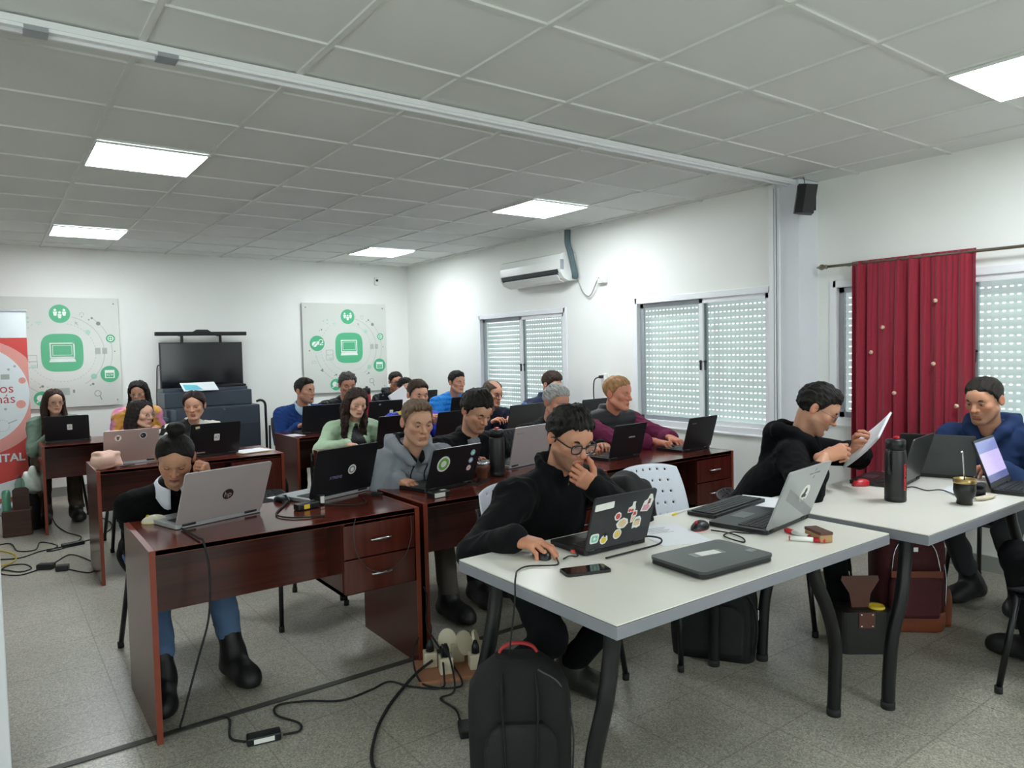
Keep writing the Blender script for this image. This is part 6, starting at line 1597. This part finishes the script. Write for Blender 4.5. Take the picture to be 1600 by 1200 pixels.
person('man with glasses in a black jacket in the rearmost row', (4.20, 8.25, 1.11), hyaw=-4, hpitch=10, top='#15161a', kind='smooth', hood=True, hair='short', haircol='#14100e', hopt=dict(top=.018, side=.003, raise_=.004, seed=20), fopt=dict(skin='#b67f64', fade=.5, stub=.2), glasses='#1a1a1e', chairl='man in the rearmost row', h=.004)
# white tables
p19 = person('man in a black fleece and dark-framed glasses, hand over his mouth', (1.955, 2.275, 1.108), hyaw=-12, hpitch=22, hroll=-3, top='#0b0c0f', kind='fleece', pants='#0b0c0f', shoes='#2c2b26', hair='short', haircol='#14110f', hopt=dict(top=.022, side=.011, seed=21, amp=.0065), hicol=.05, fopt=dict(skin='#bd8468', stub=.62), glasses='#1a1a1e', bulk=1.16, sc=1.03, h=.0027, lean=.17, rz=186, whitechair=True, chair_at=(1.99, 2.46),
       rh=(1.507, 2.065, .808), lh=(2.015, 2.195, .908), hp=('chin', 'mouse'), hdir=(((-.84, -.05, .52), (.10, .93, .25)), ((.33, -.93, -.14), (.05, 0, -1))), poles=((.75, -.35, -.7), (-.5, .45, -.6)), ankles=((2.00, 2.36, .095), (1.72, 2.46, .095)), chairl='man with his hand over his mouth')
b = MB(); N_ = Vector(tuple(p19['Wr'][0])); D_ = Vector(tuple(p19['El'][0]-p19['Wr'][0])).normalized(); b.tube([N_+D_*.035, N_+D_*.062], .036, 20); b.build('watch_band', m_rub, p19['P'])
b = MB(); b.tube([N_+D_*.0345, N_+D_*.038], .0355, 20); b.build('watch_edge', m_lgun, p19['P'])
p20 = person('man in a black hooded sweatshirt and glasses reading a sheaf of papers', (3.50, 2.095, 1.138), rz=207, hyaw=6, hpitch=32, top='#0a0a0d', kind='knit', hood=True, pants='#0c0d10', hair='short', haircol='#14100e', hopt=dict(top=.028, side=.004, quiff=.010, seed=22, amp=.005), fopt=dict(skin='#bf8a6f', stub=.4), glasses='#3a3a40', bulk=1.16, sc=1.03, lean=.24, sleeve=.50, h=.003,
       rh=(3.28, 1.92, .930), lh=(3.54, 1.92, .930), hp=('hold', 'hold'), hdir=(((-.15, -.80, .45), (-.75, .20, .50)), ((.70, -.60, .30), (.45, .55, -.60))), poles=((.6, .8, -.15), (-.8, .4, -.55)), chairl='man reading papers', chair_at=(3.42, 2.30), chair_low=True)
p21 = person('man in a navy hoodie with cropped dark hair, right of the curtain', (4.44, 1.665, 1.145), rz=88, hyaw=-6, hpitch=16, top='#26375c', kind='knit', hood=True, pants='#3f4246', shoes='#141416', boot=True, hair='short', haircol='#231e1b', hopt=dict(top=.012, side=.003, raise_=.004, seed=23, amp=.002), fopt=dict(skin='#bd8568', stub=.42, fade=.3), bulk=1.15, sc=1.02, h=.003, ankles=((4.50, 1.50, .095), (4.50, 1.74, .095)), chairl='man in the navy hoodie', lh=(4.26, 1.50, .80), rh=(4.27, 1.76, .80))
ok_, hit, _nrm, _i = bpy.data.objects[[c.name for c in p21['P'].children if c.name.startswith('hoodie')][0]].ray_cast(Vector((-.075, 1.2, p21['N'][2]-.155)), Vector((0, -1, 0)))
if ok_:
    me = text_mesh('Columbia', .018, .0006); me.materials.append(m_stw); o = link('chest_lettering', me, p21['P'])
    o.matrix_local = Matrix.Translation(hit+Vector((0, .006, 0))) @ Matrix.Rotation(R(180), 4, 'Z') @ Matrix.Rotation(R(90-18), 4, 'X') @ Matrix.Rotation(R(-8), 4, 'Z')
person('person in black past the right edge, only a shoe showing', (3.66, .97, 1.16), rz=-15, hyaw=0, hpitch=10, top='#1a1a1e', kind='knit', pants='#17181b', shoes='#0f0f10', hair='short', haircol='#16120f', fopt=dict(skin='#c08a70'), h=.005, lean=.06, lh=(3.72, 1.00, .64), rh=(3.86, 1.02, .64), poles=((.1, -.3, -1), (.2, -.3, -1)), ankles=((3.79, 1.20, .095), (3.93, 1.13, .095)), chairl='person past the right edge', chair_at=(3.53, .92))

# sheets held up
def held(label, c, ux, uy, w, h, n, name='paper_sheaf'):
    t = thing(name, label, 'paper', c)
    ux = Vector(ux).normalized(); uy = Vector(uy); uy = (uy-ux*uy.dot(ux)).normalized(); nz = ux.cross(uy)
    for k in range(n):
        b = MB()
        o = nz*(.0022*k)
        def f(i, j, o=o, k=k):
            u, v = i/10-.5, j/10-.5
            return tuple(o+ux*(u*w+.004*k)+uy*(v*h+.003*k)+nz*(.035*v*v+.012*u*v))
        b.grid(lambda i, j: Vector(f(i, j)), 10, 10); q = b.build('sheet', m_paper, t); md = q.modifiers.new('thickness', 'SOLIDIFY'); md.thickness = .0006
    return t
held('sheaf of white papers in the hands of the man in the black hooded sweatshirt', (3.50, 1.82, .99), (.80, .15, .50), (.30, .70, -.50), .21, .29, 3)
held('white sheet propped up in front of the man in the pale shirt', (3.50, 6.76, .985), (.9, -.1, .55), (-.5, .3, .8), .20, .22, 2, 'paper_sheet')
